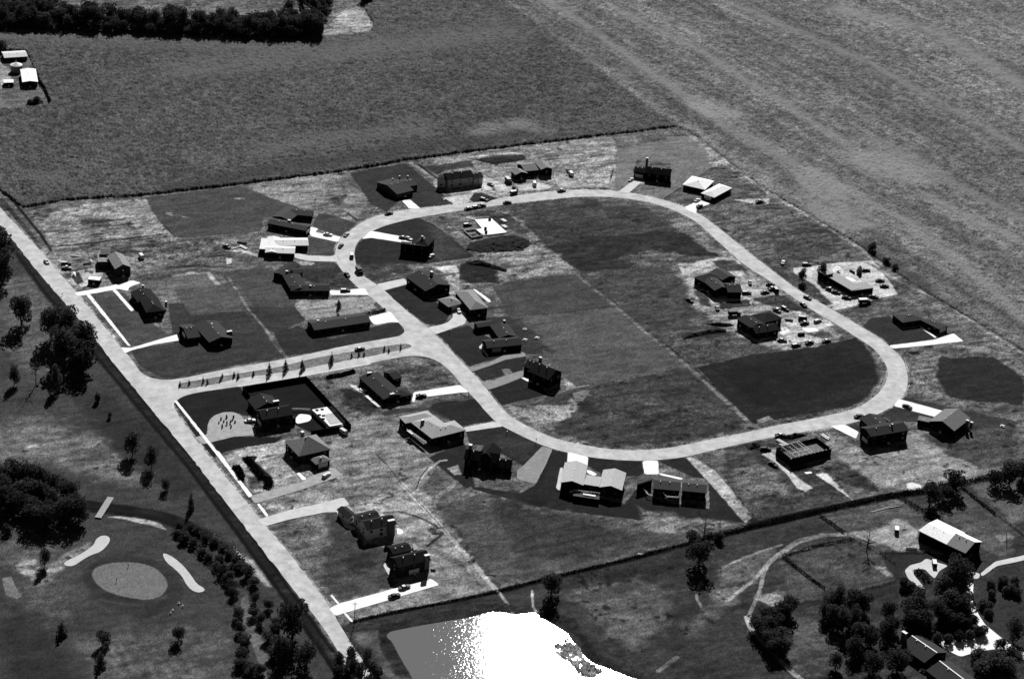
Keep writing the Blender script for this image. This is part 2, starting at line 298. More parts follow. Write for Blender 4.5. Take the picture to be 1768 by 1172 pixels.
# loop interior, west lawns
z(46,.8,.5,.12,'a5:1480,640 1768,680 1768,900 1500,1000 1370,900 1360,800 1400,700'); z(46,.8,.5,.12,'a8:0,220 200,140 470,90 640,160 900,360 1050,490 560,560 -120,560 -160,400 0,300'); z(62,3,3,.2,'a8:560,140 700,220 1000,460 700,550 600,400')
z(70,2,2,.4,'a8:-150,560 350,560 420,640 0,740 -60,660'); z(130,1,1.5,.4,'a8:180,655 270,650 240,670'); z(44,.7,.4,.12,'a8:140,830 370,770 540,900 720,970 820,1050 740,1172 530,1172')
z(44,.7,.4,.12,'b1:280,395 560,320 700,400 1000,560 780,625 570,690'); z(46,.7,.4,.13,'b1:600,735 900,630 1090,600 1050,720 700,825'); z(40,.7,.4,.12,'b1:745,900 1050,790 1180,830 1280,945 1060,990 860,1040')
z(56,2,2,.25,'b1:550,260 1000,230 1300,560 1150,580 1000,560 700,250'); z(115,1,.5,.25,'b1:860,712 930,708 965,745 900,775')
z(112,3,3.5,.7,'a8:640,90 900,260 1000,330 1050,480 1200,560 1400,640 1600,660 1758,740 1758,300 1560,230 1700,120 1300,0 1200,0 1600,250 1400,420 950,280 760,130')
z(64,2,2,.5,'a8:950,70 1200,10 1400,60 1600,240 1500,260 1380,200 1200,80'); z(26,1.5,2.5,.8,'a8:1000,350 1200,300 1450,270 1620,350 1540,420 1300,440 1080,440'); z(180,1,1.2,.6,'a8:620,590 860,580 900,640 780,670'); z(120,2,2.5,.6,'a8:760,640 900,660 900,840 780,850')
z(38,2,2,.4,'a8:900,560 1100,540 1380,630 1400,740 1000,760 900,700'); z(20,1,1,.5,'a8:1050,520 1200,550 1380,620 1370,640 1180,590')
z(150,1.2,1.2,.5,'b1:380,10 460,20 480,40 400,45'); z(128,2,2.5,.6,'b1:1420,700 1550,850 1768,860 1700,950 1380,980 1430,880')
z(70,1.2,1,.16,'i:850,495 920,478 1000,474 1030,500 1060,527 960,540 880,545'); z(84,1.5,1.2,.18,'i:882,547 960,541 1062,528 1120,580 1186,630 1100,650 995,668 960,640 925,590')
k(55,1.2,1,'i:880,546 960,541 1060,528',.3); z(58,3,3,.25,'i:860,520 930,580 960,610 930,600'); z(64,2,2,.4,'i:990,670 1187,635 1290,728 1230,755 1060,773 950,745 880,710')
z(118,3,3,.6,'i:870,700 960,700 1020,680 960,740 930,738'); z(62,3,3,.6,'i:1100,690 1200,700 1240,730 1120,750 1060,720'); z(50,2,2,.6,'i:985,675 1040,690 1050,720 1000,710')
k(104,2.2,1.2,'i:997,475 1060,527 1187,632 1240,680 1290,727',.5,1); k(48,1.2,.8,'i:1003,474 1066,526 1193,630 1296,724',.4,.6)
z(74,3,3,.45,'i:870,350 990,340 1100,350 1180,385 1250,440 1200,455 1060,470 990,470 940,425'); z(62,2.5,1.5,.4,'i:905,365 960,352 1100,356 1165,385 1195,398 1050,410 945,422 915,400')
z(45,1.8,1.5,.4,'i:945,425 1050,408 1190,395 1232,425 1240,442 1130,440 1080,465 1000,470'); z(86,3,3,.5,'i:1060,445 1140,430 1180,440 1140,460'); z(110,3,2.5,.5,'i:1180,370 1230,420 1262,442 1230,436 1160,390')
z(70,3,3,.35,'i:1003,474 1150,455 1185,490 1200,545 1185,575 1150,600 1062,525'); z(112,3,3,.6,'i:860,440 950,430 1000,470 940,475 860,490')
z(132,2.5,2.5,.6,'i:1170,455 1266,441 1300,470 1345,505 1400,550 1455,580 1400,600 1340,612 1250,575 1200,530'); z(72,3,3,.5,'i:1150,570 1230,560 1330,600 1400,600 1200,640 1187,632'); z(165,1.5,1.5,.4,'i:1172,462 1210,450 1264,442 1268,447 1215,462 1180,475')
z(70,2,2,.5,'e6:330,70 600,60 760,190 480,200'); z(60,2,2,.5,'e6:800,500 1180,470 1400,620 1500,680 1200,640 900,560'); z(58,1,1,.4,'e6:420,560 760,520 800,600 440,640'); z(60,2,2,.5,'e6:120,420 260,440 330,620 200,580')
z(30,1,1,.5,'e6:0,940 300,880 500,870 500,930 300,940 0,1000'); z(18,.8,.8,.3,'e6:0,950 300,900 480,890 300,915 0,975'); z(28,1,1,.5,'e6:270,810 400,795 560,810 590,835 500,850 330,830')
z(205,1,1,.4,'e6:1130,850 1250,850 1260,900 1180,940 1130,930'); z(165,1.5,1.5,.5,'e6:1180,740 1700,760 1768,830 1500,900 1500,1010 1150,1060 1250,900'); z(70,2,2,.5,'e6:1420,930 1700,900 1768,960 1640,990'); z(170,1,1.5,.4,'e6:290,500 480,530 480,560 330,570')
z(170,1,1.2,.4,'e6:690,390 1000,410 900,460 700,480 820,500 760,530 700,500')
z(38,1.5,1.5,.3,'i:1203,634 1300,612 1400,600 1478,583 1508,603 1528,640 1525,665 1500,688 1470,705 1340,728 1300,731'); z(32,6,4,.3,'i:1240,640 1450,600 1500,640 1400,690 1300,700')
z(105,2.5,2,.5,'i:1480,583 1512,602 1535,635 1530,668 1505,692 1480,708 1500,685 1520,655 1505,615'); z(120,1.5,2,.5,'c1:190,290 260,265 300,290 200,310'); k(92,3,2,'c1:190,325 300,300 500,260 740,225 880,165',.5,1.5)
# north-east building site, east lots
z(175,1.8,2,.4,'e7:0,190 400,150 800,110 880,200 980,330 1060,460 860,500 700,570 420,620 320,590 150,330 0,260'); z(70,2,1.5,.5,'c5:130,260 260,265 400,350 520,470 480,480 350,400 200,320')
z(82,3,3,.55,'e7:440,640 700,560 1050,470 1300,560 1000,620 800,680 600,720'); z(95,3,3,.5,'i:1550,500 1600,500 1700,590 1768,640 1768,700 1640,590 1580,530')
z(52,1,.6,.12,'e7:790,700 980,680 1110,830 1290,795 1450,900 1300,950 990,970 850,890 700,790'); z(92,3,2.5,.25,'e7:1300,600 1420,640 1700,860 1768,900 1768,960 1640,870 1560,760')
z(98,3,4,.6,'c5:900,780 1400,740 1700,800 1700,860 1560,820 1200,830 1200,960 1270,1100 1010,1060 1020,920'); z(44,2,2.5,.25,'c5:1210,820 1560,815 1620,850 1768,960 1768,1133 1280,1080 1200,940')
z(130,2,2,.4,'c5:1320,740 1500,750 1700,800 1500,790'); z(30,1,1,.4,'c5:1010,785 1060,780 1100,795 1040,805'); k(120,3,1.5,'i:1500,455 1560,490 1630,520 1700,570 1768,610',.5,1.5)
LO = 'i:580,452 578,442 579,431 583,418 592,407 619,387 636,378 661,369 707,361 776,354 839,348 881,339 944,330.5 1000,327 1065,329 1119,338 1181,355.5 1218,375.5 1257,406.5 1291,434 1325,460 1350,480 1377.5,500.5 1444,538.5 1484,562 1520,584 1544,604 1560,621 1567,643 1568,662 1562,681 1551,694 1534,706 1514,716 1478.5,729 1426,739 1338,753.5 1250,772 1184,789'
LI = 'i:700,534.6 738,565 765,590 792,619 815,642 842,673 865,704 883,720 913.5,737 945,752 975,761.5 1000,766 1030,772 1066,776.6 1113,777 1164,772 1225,758 1300,744 1338,734 1400,723 1473,708 1508,687 1525,669 1532,652 1533,640 1528,625 1509,601 1480,583 1446,561 1408,539 1368,512.5 1335,489 1282,455.5 1243,420 1232,410 1201,381 1155,359 1119,349 1085,343 1048,339.5 991,340 921,347.5 864,354 800,363'
for q in (LO, LI): k(140,1.6,.9,q,.6,.8); k(40,.5,.4,q,.6,1.2)
k(130,2.2,.9,'i:205,594 165,545 129,501 70,433',.6,.8); k(130,2,.9,'i:298,700 335,755 371,800 435,877 458,907 500,954 569,1046',.6,.8)
for q in range(3): k(112,1.2,.8,'a3:%d,130 %d,300'%(700+q*30,880+q*40),.5,.6)
# south pastures and farm
z(58,3,2,.3,'i:600,1075 800,1033 1000,985 1190,937 1530,862 1620,850 1768,812 1900,780 1900,1400 560,1400 590,1130')
z(85,3,3,.3,'c4:130,240 250,250 350,260 420,350 560,600 480,640 300,420 200,330'); z(82,5,5,.35,'c3:560,500 800,640 700,900 500,1000 300,800 100,620 300,560'); z(46,4,3,.35,'c3:0,500 300,470 700,420 850,330 880,460 600,520 200,560')
z(95,4,4,.35,'c3:1100,450 1400,330 1500,300 1400,450 1150,700 1000,780'); z(40,4,4,.3,'c3:200,900 300,1000 600,1120 200,1000')
k(130,1.8,1,'c3:1690,265 1600,290 1500,345 1430,400 1380,460 1330,520 1230,600 1110,690',.4,.6); k(112,1.5,1,'c3:1500,300 1350,350 1200,410 1120,450',.4,.6); k(125,1.8,.8,'c3:1480,370 1410,430 1380,500 1360,600 1300,730 1280,800',.4,.5); k(112,1.5,.8,'c3:1690,320 1560,350 1480,380',.4); k(90,6,4,'c3:1110,690 1000,790 900,840',.4,2)
k(165,2.6,.8,'c3:1275,770 1300,840 1400,950 1500,1060 1600,1150 1720,1260',.3,.4); k(120,1.4,.8,'c3:985,535 945,610 950,650 980,700',.4); k(105,2,1,'c3:820,1030 700,1120',.4); z(140,3,3,.6,'c3:1330,640 1480,580 1620,560 1600,660 1400,700'); k(120,3,1.5,'c2:380,290 250,295 100,330 0,400',.3)
z(90,2,2,.25,'c3:940,310 940,311 941,311'); z(86,3,3,.35,'c2:230,180 700,70 960,210 820,250 1000,460 560,400 380,280'); z(132,3,3,.4,'c2:380,290 520,270 700,200 850,260 830,310 1000,420 700,400 540,330')
z(72,3,3,.35,'c2:30,430 420,340 600,400 690,470 690,575 480,620 260,620'); z(120,2,2,.5,'c2:560,480 650,480 690,560 640,550'); z(80,3,3,.3,'c2:830,110 1110,20 1425,260 1425,420 1310,440 1000,200'); z(115,2,2,.4,'c2:1290,300 1380,270 1420,310 1330,340')
z(95,3,3,.25,'c2:1130,-20 1425,-60 1500,180 1425,240'); z(48,2,2,.2,'c2:600,400 900,390 1000,480 860,450 740,500 700,640 560,700 480,620 690,575'); z(78,4,4,.3,'c2:0,440 250,620 100,740 0,740'); z(80,5,5,.35,'c2:60,760 300,900 400,1050 400,1140 130,1140 0,1000')
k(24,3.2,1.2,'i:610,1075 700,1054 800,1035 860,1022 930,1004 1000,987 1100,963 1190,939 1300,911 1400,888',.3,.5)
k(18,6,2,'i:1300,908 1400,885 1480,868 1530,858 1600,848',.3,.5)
k(40,4,2,'c2:0,760 120,720 230,700',.3); z(55,1.5,1,.2,'c2:1220,545 1430,480 1500,990 1430,975 1345,905 1240,830 1170,680'); k(50,4,2,'i:592,1085 700,1060 850,1030 860,1035',.3); k(150,1.3,.7,'c4:930,0 1000,70 1060,150 1075,190',.5,.6); k(150,1,.6,'c4:1185,60 1190,150 1210,180',.5,.4)
z(48,2,1.5,.4,'c4:150,290 500,210 900,130 1180,150 1200,190 1050,185 900,190 600,250 380,300 420,360 520,550 450,550 340,400 330,280')
z(40,2,1.5,.4,'c4:1210,200 1440,320 1500,440 1700,540 1768,540 1500,380 1420,220 1300,180')
# land beyond the fields, farmyard
z(132,3,3,.5,'i:548,60 570,45 585,20 620,12 645,40 640,52 600,60'); z(95,3,3,.3,'a1:0,400 190,370 300,600 340,700 200,720 0,730'); z(135,2,2,.4,'a1:0,420 80,480 60,590 0,600'); z(20,1.5,1.5,.3,'a1:170,700 230,670 290,680 290,700 200,708')

X, Y = fan_grid(-.33, .33, 1400, 690, 1800, 1250)
alb = np.full(X.shape, 95.); amp = np.full(X.shape, .45)
base_n = fbm(X, Y, 22, 3)
for kind, t, soft, wob, am, s, wd in Z:
    pts = WP(s)
    for _ in range(-wd if wd < 0 else 0):
        pts = [w_ for i in range(len(pts)) for w_ in (pts[i]*.75+pts[(i+1) % len(pts)]*.25, pts[i]*.25+pts[(i+1) % len(pts)]*.75)]
    wd = max(wd, 0); xs = [p.x for p in pts]; ys = [p.y for p in pts]; pad = soft+wob+wd+2
    wob *= .45 if soft <= 2 else .7; soft *= .55 if soft <= 2 else .75
    m = (X > min(xs)-pad) & (X < max(xs)+pad) & (Y > min(ys)-pad) & (Y < max(ys)+pad)
    if not m.any(): continue
    x = X[m]; y = Y[m]
    wob = wob*.5 if soft <= 1 else wob
    xw = x+wob*((vn(x, y, 6, 1)+.5*vn(x, y, 2.3, 2))*1.33-1)*1.3; yw = y+wob*1.6*((vn(x, y, 6, 4)+.5*vn(x, y, 2.3, 5))*1.33-1)*1.3
    d = sdist(xw, yw, pts) if kind == 'p' else pdist(xw, yw, pts)-wd/2
    a = np.clip(.5-d/((soft*.45 if soft <= 1 else soft)*1.6), 0, 1); a = a*a*(3-2*a)
    if kind == 'l': a *= .55+.45*np.clip(vn(x, y, 5, 6)*2, 0, 1)
    alb[m] = alb[m]*(1-a)+t*a; amp[m] = amp[m]*(1-a)+am*a
e0, e1 = WP('i:305,654 700,597'); ex_, ey_ = (e1-e0).normalized()[:2]
UU = (X*ex_+Y*ey_); VV = (-X*ey_+Y*ex_)
mid = (fbm(X, Y, 14, 0)-.5)*.8+(fbm(UU/2.6, VV*1.25, 3.4, 5)-.5)*1.6+(vn(X, Y, 2.2, 1)-.5)*.35
spk = np.clip((vn(X, Y, 1.9, 3)*vn(X, Y, 5.5, 6)-.52)*6, 0, 1)*(amp > .3)
gx0 = WP('i:0,388 70,475 158,578 247,689 323,780 400,880 500,1009 584,1123 760,1330 -900,1330 -900,300'); gm = sdist(X, Y, gx0) < 0; alb = np.where(gm & (alb > 44) & (amp > .05), alb*1.1, alb)
alb = np.where((amp >= .38) & (alb > 108), alb*1.07, alb)*(1-.45*spk)
am2 = np.where(amp < .06, amp, np.maximum(amp, .2)); damp = np.clip(1-.5*(alb-95)/90, .45, 1); tone = alb*(1+am2*mid*1.25*damp)
fine_n = rng.random(X.shape)-.5
g2 = rng.random(X.shape); g2[1:] = (g2[1:]+g2[:-1])*.5
tone = np.clip(tone*(1+damp*((.22+amp*.6)*fine_n+(.08+amp*.5)*(g2-.5)+(.06+amp*.4)*(vn(X, Y, 1.8, 2)-.5))), 6, 235)
tone = tone-14*np.clip(1-tone/190, 0, 1); tl = np.maximum(tone, 7)/255; ALB = KALB*np.where(tl < .04045, tl/12.92, ((tl+.055)/1.055)**2.4)
GM = attr_mat('mown_and_rough_ground', .18, .8, .3)
tag(grid_mesh('ground', X, Y, (fine_n*.05), GM, None, dict(alb=ALB, amp=amp)), kind='structure')
# land out to the horizon
mb = MB(); hm = mat('far_farmland', 92, 1, .5, .012)
xa, ya, yb = .33, 690, 1800
mb.poly([(-15000,-6000,-.08),(15000,-6000,-.08),(15000,ya,-.08),(-15000,ya,-.08)]); mb.poly([(-15000,yb,-.08),(15000,yb,-.08),(15000,26000,-.08),(-15000,26000,-.08)])
mb.poly([(-15000,ya,-.08),(-xa*ya,ya,-.08),(-xa*yb,yb,-.08),(-15000,yb,-.08)]); mb.poly([(xa*ya,ya,-.08),(15000,ya,-.08),(15000,yb,-.08),(xa*yb,yb,-.08)])
tag(mb.build('terrain', hm), kind='structure')

# ------------------------------------------------------------------ crop fields (real stand of plants, knee to head high)
def crop(name, s, excl, h, tone, label, streak, rough=.75, rows=None, u=(-.33,.33), yr=(940,1790), n=(1100,760)):
    pts = WP(s); X, Y = fan_grid(u[0], u[1], n[0], yr[0], yr[1], n[1])
    xw = X+1.2*(vn(X, Y, 4, 2)-.5); yw = Y+1.2*(vn(X, Y, 4, 3)-.5)
    d = sdist(xw, yw, pts)
    for e in excl: d = np.maximum(d, -sdist(xw, yw, WP(e)))
    ins = d < 0
    r = rng.random(X.shape)
    Zh = np.where(ins, h*(.8+.25*fbm(X, Y, 9, 1))+rough*2*(r-.5), 0.)
    t = tone*(1+.10*(fbm(X, Y, 60, 0)-.5)*2+.10*(fbm(X, Y, 16, 4)-.5)*2+.20*(vn(X, Y, 3.2, 6)-.5)*2+.55*(rng.random(X.shape)-.5))
    if rows:
        p0, p1 = WP(rows); dx, dy = (p1-p0).normalized()[:2]; pp = -(X-p0.x)*dy+(Y-p0.y)*dx+1.2*(vn(X, Y, 25, 2)-.5); al_ = X*dx+Y*dy
        t = t*(1+.20*(vn(pp, al_/30, 7, 1)-.5)+.22*(vn(pp, al_/45, 19, 3)-.5)+.18*(vn(pp, al_/12, 2.6, 5)-.5))
    for st in streak:
        pt = WP(st[2]); dd = pdist(X+2.5*(vn(X,Y,18,1)-.5), Y+4*(vn(X,Y,18,2)-.5), pt) if st[0]=='l' else np.maximum(sdist(X+8*(vn(X,Y,14,1)-.5), Y+8*(vn(X,Y,14,2)-.5), pt), 0)
        a = np.exp(-(dd/st[3])**2)*(.5+.8*vn(X, Y, 5, 7)); t = t+(st[1]-t)*np.clip(a, 0, .9)
    t = t-14*np.clip(1-t/190, 0, 1); t = np.clip(t, 8, 200)/255; al = KALB*np.where(t < .04045, t/12.92, ((t+.055)/1.055)**2.4)
    o = grid_mesh(name, X, Y, Zh, attr_mat(name+'_leaves', .2, .9, .2), ins, dict(alb=al, amp=np.full(X.shape, .5)))
    return tag(o, label, 'crop field', kind='stuff')
DG = 'i:842,-20 870,2 1010,105 1100,172 1166,219'
crop('corn_field', 'i:-260,-90 -200,325 -5,325 40,359 105,347 180,341 252,337 400,320 560,300 640,288 700,277 820,261 950,245 1060,232 1166,219 1100,172 1010,105 870,2 800,-90',
 ['a1:-400,330 180,350 250,500 345,705 250,725 -400,760','i:-300,-300 640,-300 625,5 645,40 640,58 560,66 430,62 300,60 180,56 60,52 -300,52'], 1.25, 80,
 'dark grainy field of standing corn behind the subdivision', [('p',122,'i:830,228 900,216 925,226 850,240',9),('l',98,'i:450,265 580,240 720,225',12),('l',100,'i:330,120 600,90 860,60',22),('l',96,'i:0,60 300,75 500,90',18),('l',70,'i:300,330 500,290 700,262 900,235',8),('p',96,'i:60,306 110,303 110,310 62,313',5)])
SK = [('l',126,'i:1060,15 1200,85 1330,165 1460,250',4.5),('l',124,'i:930,-10 1100,110 1260,225 1400,300',5),('p',138,'i:1195,180 1240,182 1270,200 1215,200',4.5),
 ('l',122,'i:1280,15 1500,110 1768,260',5),('l',130,'i:1400,300 1560,380 1700,490 1780,560',5),('p',135,'i:1480,270 1560,275 1600,310 1520,300',10),('l',120,'i:1500,240 1650,320 1768,380',5),
 ('p',134,'i:1400,300 1450,330 1480,390 1430,380 1400,340',10),('l',130,'i:1600,340 1700,390 1768,420',5),
 ('l',128,'i:1450,20 1600,50 1768,150',10),('p',70,'i:1500,430 1560,470 1640,530 1560,500',6)]
crop('bean_field', 'i:800,-90 870,2 1010,105 1100,172 1166,219 1192,226 1250,272 1320,325 1400,372 1480,420 1545,468 1600,505 1640,528 1700,563 1768,606 1900,690 2100,700 2100,-90', [], .8, 101,
 'paler streaked crop field of long diagonal rows right of the corn', SK, .5, 'i:1192,226 1768,606')

# ================================================================== ROADS, DRIVES, WATER
def sheet(name, s, material, z=.08, holes=(), kind='structure', label=None, thick=0, smooth=0):
    loops = [WP(s, z)]+[WP(h, z) for h in holes]
    if smooth:
        nl = []
        for L in loops:
            for _ in range(smooth):
                M2 = []
                for i in range(len(L)):
                    a, b = L[i], L[(i+1) % len(L)]; M2 += [a*.75+b*.25, a*.25+b*.75]
                L = M2
            nl.append(L)
        loops = nl
    cut = 4.5 if name == 'road' else .8          # rounded corners, as poured
    nl = []
    for L in loops:
        for it in range(3):
            M2 = []
            for i in range(len(L)):
                a, b = L[i], L[(i+1) % len(L)]; q = min(.25, cut/(2**it)/max((b-a).length, .01)); M2 += [a.lerp(b, q), a.lerp(b, 1-q)]
            L = M2
        nl.append(L)
    loops = nl if not smooth else loops
    jt = .35 if name == 'road' else .12; nl = []        # edges are never cut clean
    for L in loops:
        M2 = []
        for i in range(len(L)):
            a, b = L[i], L[(i+1) % len(L)]; n_ = max(1, int((b-a).length/(2.5 if name == 'road' else 2.)))
            for j in range(n_):
                q = a.lerp(b, j/n_); M2.append(Vector((q.x+random.uniform(-jt, jt), q.y+random.uniform(-jt, jt), q.z)) if j else q)
        nl.append(M2)
    loops = nl
    tri = tessellate_polygon(loops); flat = [p for L in loops for p in L]
    me = bpy.data.meshes.new(name); tt = []
    for t in tri:
        a, b, c = (flat[i] for i in t)
        tt.append(tuple(t) if (b-a).cross(c-a).z > 0 else tuple(t)[::-1])
    vs = [tuple(p) for p in flat]; nn = len(vs); fs = list(tt)
    vs += [(p[0], p[1], -.05) for p in vs]; off = 0
    for L in loops:
        n = len(L)
        for i in range(n): fs.append((off+i, off+(i+1)%n, nn+off+(i+1)%n, nn+off+i))
        off += n
    me.from_pydata(vs, [], fs); me.materials.append(material); me.update()
    o = bpy.data.objects.new(name, me); C.objects.link(o); return tag(o, label, kind=kind)
RD = mat('road_chip', 184, .95, .3, .16, .05); CON = mat('concrete', 232, .9, .12, .25); CON2 = mat('worn_concrete', 196, .9, .16, .25); GRV = mat('gravel', 136, .95, .25, .4); GRV2 = mat('gravel', 158, .95, .25, .35)
sheet('road', 'i:-120,215 -60,290 0,358 70,433 129,501 165,545 205,594 235,630 240,640 256,651 278,656 305,655 a6:0,1035 600,930 1200,800 1500,748 1620,727 1668,680 1602,605 i:666,538 659,528 618,497 591,469 580,452 578,442 579,431 583,418 592,407 619,387 636,378 661,369 707,361 776,354 839,348 881,339 944,330.5 1000,327 1065,329 1119,338 1181,355.5 1218,375.5 1257,406.5 1291,434 1325,460 1350,480 1377.5,500.5 1444,538.5 1484,562 1520,584 1544,604 1560,621 1567,643 1568,662 1562,681 1551,694 1534,706 1514,716 1478.5,729 1426,739 1338,753.5 1250,772 1184,789 1135,794 1103,795.5 1060,793.5 1017,789 979,781 956,775 926,764.5 886,745 866,735 852,725 820,688 806,675 796,663 781,644 762,627 743,617 714,613 675,619 640,627 528,647 411,667 341,677 315,684 304,692 298,700 335,755 371,800 435,877 458,907 500,954 569,1046 604,1107 640,1160 760,1330 680,1330 584,1123 550,1071 500,1009 400,880 323,780 247,689 210,644 158,578 127,540 70,475 12,402 0,388 -80,310 -160,215',
 RD, .10, ['i:611,436 614,454 618,466 628,477 649,490 664.5,501.5 700,534.6 738,565 765,590 792,619 815,642 842,673 865,704 883,720 913.5,737 945,752 975,761.5 1000,766 1030,772 1066,776.6 1113,777 1164,772 1225,758 1300,744 1338,734 1400,723 1473,708 1508,687 1525,669 1532,652 1533,640 1528,625 1509,601 1480,583 1446,561 1408,539 1368,512.5 1335,489 1282,455.5 1243,420 1232,410 1201,381 1155,359 1119,349 1085,343 1048,339.5 991,340 921,347.5 864,354 800,363 776.5,366.5 714,377 665.6,389 640,400 627,409 615.5,420',
 'b2:131,222 150,205 230,189 400,160 600,129 1000,64 a6:850,924 1620,798 1700,800 1727,825 1655,848 740,1023 150,1112 b2:300,240 180,252 140,240'])
# kerbs along the median
sheet('lane', 'i:410,668 528,649 640,629 640,626 528,646 410,665', CON2, .13)
D = [('b3:0,0', None)]
def drive(s, m, nm='driveway', z=.12): return sheet(nm, s, m, z)
drive('e4:450,645 575,628 725,757 560,762', CON); drive('i:640,398.5 670,404 702,409.5 712,416 708,422 690,418 640,410.5 624,413', CON)
drive('a5:915,535 995,555 962,592 1200,632 1225,640 1190,692 920,632 905,600', CON); drive('a5:750,800 820,812 900,828 1130,834 1180,812 1195,890 1150,890 900,882 800,862 755,850', CON2)
drive('a6:985,315 1070,320 1240,303 1300,300 1340,360 990,360', CON); drive('a6:1335,555 1530,508 1612,608 1540,602 1390,630 1350,592', CON); drive('a8:60,765 345,705 372,765 125,832', CON2)
drive('b1:200,340 330,312 385,290 425,250 428,225 410,200 470,180 530,200 552,255 530,310 400,355 270,402', CON2); drive('b1:555,690 640,693 800,630 900,580 1060,558 1088,595 900,627 760,682 596,738', GRV)
drive('b1:690,830 780,820 900,770 1050,725 1072,765 1040,790 890,850 735,902', GRV); drive('b1:1035,790 1060,785 1150,812 1152,830 1100,826', CON, 'footpath', .125)
drive('b1:655,515 700,475 722,485 695,515 750,600 735,600', CON2, 'footpath'); drive('b3:800,400 1220,333 1297,400 1230,402 950,437 820,440 810,490 785,485', CON); drive('b3:1250,714 1530,662 1610,705 1265,755', CON2)
drive('b5:1145,328 1265,355 1190,530 1075,750 930,715 860,690 870,590 940,540', GRV); drive('b6:198,195 372,238 360,345 190,345', CON); drive('b6:830,272 964,268 972,385 930,385 848,385', CON)
drive('b6:360,345 400,355 450,385 420,400 360,375', CON, 'footpath', .125); drive('b6:970,372 1180,420 1160,432 980,392', CON, 'footpath', .125)
drive('c1:625,325 712,315 795,360 778,400', CON); drive('c1:1030,165 1300,238 1262,276 1000,207', CON); drive('c5:885,742 1180,705 1310,662 1375,714 1100,745 915,762', CON); drive('e7:1285,795 1300,785 1455,895 1440,905', CON, 'footpath', .125)
drive('b7:160,540 330,410 430,430 430,450 385,450 275,545', CON2); drive('b7:840,690 900,665 1000,612 1100,660 1000,692 960,710 955,760 850,717', CON)
drive('a2:565,908 820,860 1010,812 1078,832 985,865 978,895 900,877 860,887 600,934', CON); drive('a2:855,885 885,883 1025,1040 1000,1050', CON, 'footpath', .125); drive('a2:655,920 685,916 870,1149 a3:1000,255 975,250 a2:840,1149', CON, 'footpath', .125)
drive('a3:920,262 1000,268 1200,207 1370,158 1372,210 1180,240 1000,287 955,308', CON); drive('b2:270,660 340,640 378,635 383,560 400,510 440,472 520,445 600,445 670,475 712,540 780,570 795,640 600,652 410,700 345,716', GRV2)
drive('b2:98,348 125,348 765,1150 735,1160', CON, 'footpath', .14); drive('a4:1115,-5 1130,-5 1300,228 1285,236', CON, 'footpath', .145); drive('a4:1325,268 1338,264 1388,328 1374,335', CON, 'footpath')
drive('i:432,856 450,851 520,832 560,811 575,806 592,820 520,845 440,869', GRV2); drive('b2:1108,935 1130,930 1220,1008 1185,1022', CON, 'footpath'); drive('i:443,897 500,880 560,867 593,858 604,871 588,876 587,883 560,884 500,896 458,908', CON2)
drive('b4:80,400 100,395 150,480 210,510 205,525 140,510', CON2, 'footpath', .125); drive('b4:30,1055 95,1022 500,912 720,852 778,895 700,917 130,1087 75,1105', CON); drive('b4:38,965 52,960 102,1020 90,1026', CON, 'footpath'); drive('b4:130,1088 145,1082 196,1140 182,1147', CON, 'footpath'); drive('b4:395,760 420,740 445,790 440,840', CON2, 'footpath')
drive('c2:1208,530 1300,455 1440,425 1700,360 1700,390 1440,455 1310,482 1222,545', CON2, 'farm_track'); drive('c2:1115,513 1175,520 1210,530 1200,560 1165,560', CON2, 'farm_track', .125)
drive('c2:1130,590 1168,585 1163,690 1200,780 1240,840 1340,920 1430,985 1600,1080 1600,1130 1430,1030 1330,985 1200,1002 1090,1035 1020,1002 945,945 1215,908 1212,862 1100,715 1060,690 1120,640', CON, 'farm_track', .11)
drive('c2:748,510 780,478 850,460 880,435 930,455 1015,480 960,512 930,560 870,500 810,500 800,530 890,640 850,620 770,560', CON2, 'farm_track')
drive('e6:1380,860 1540,850 1600,895 1450,910', CON, 'concrete_pad'); drive('e7:500,300 560,275 650,325 560,350', CON, 'concrete_pad'); drive('e7:395,215 420,180 470,175 510,230 480,260 420,255', CON, 'concrete_pad')
drive('d3:790,470 860,395 990,410 1015,445 985,490 830,525', CON, 'patio'); drive('d8:1120,150 1121,150 1121,151', CON, 'patio') if False else None
drive('e2:950,775 980,775 1160,905 1135,930', CON, 'patio'); drive('d4:840,440 920,470 930,520 850,535', CON, 'patio'); drive('d6:60,440 105,225 135,225 100,470', CON2, 'footpath', .125)
# bunkers
SAND = mat('bunker_sand', 188, .95, .12, .4)
for s in ('a4:328,575 345,560 400,535 450,505 485,478 495,450 520,432 550,430 570,445 560,475 520,515 470,530 420,560 380,588 340,588', 'a4:838,530 850,520 900,545 950,590 990,640 1015,680 1060,705 1050,720 1020,725 985,710 960,680 940,640 900,600 860,570'):
    sheet('bunker', s, SAND, .08, (), 'structure', None, 0, 1)
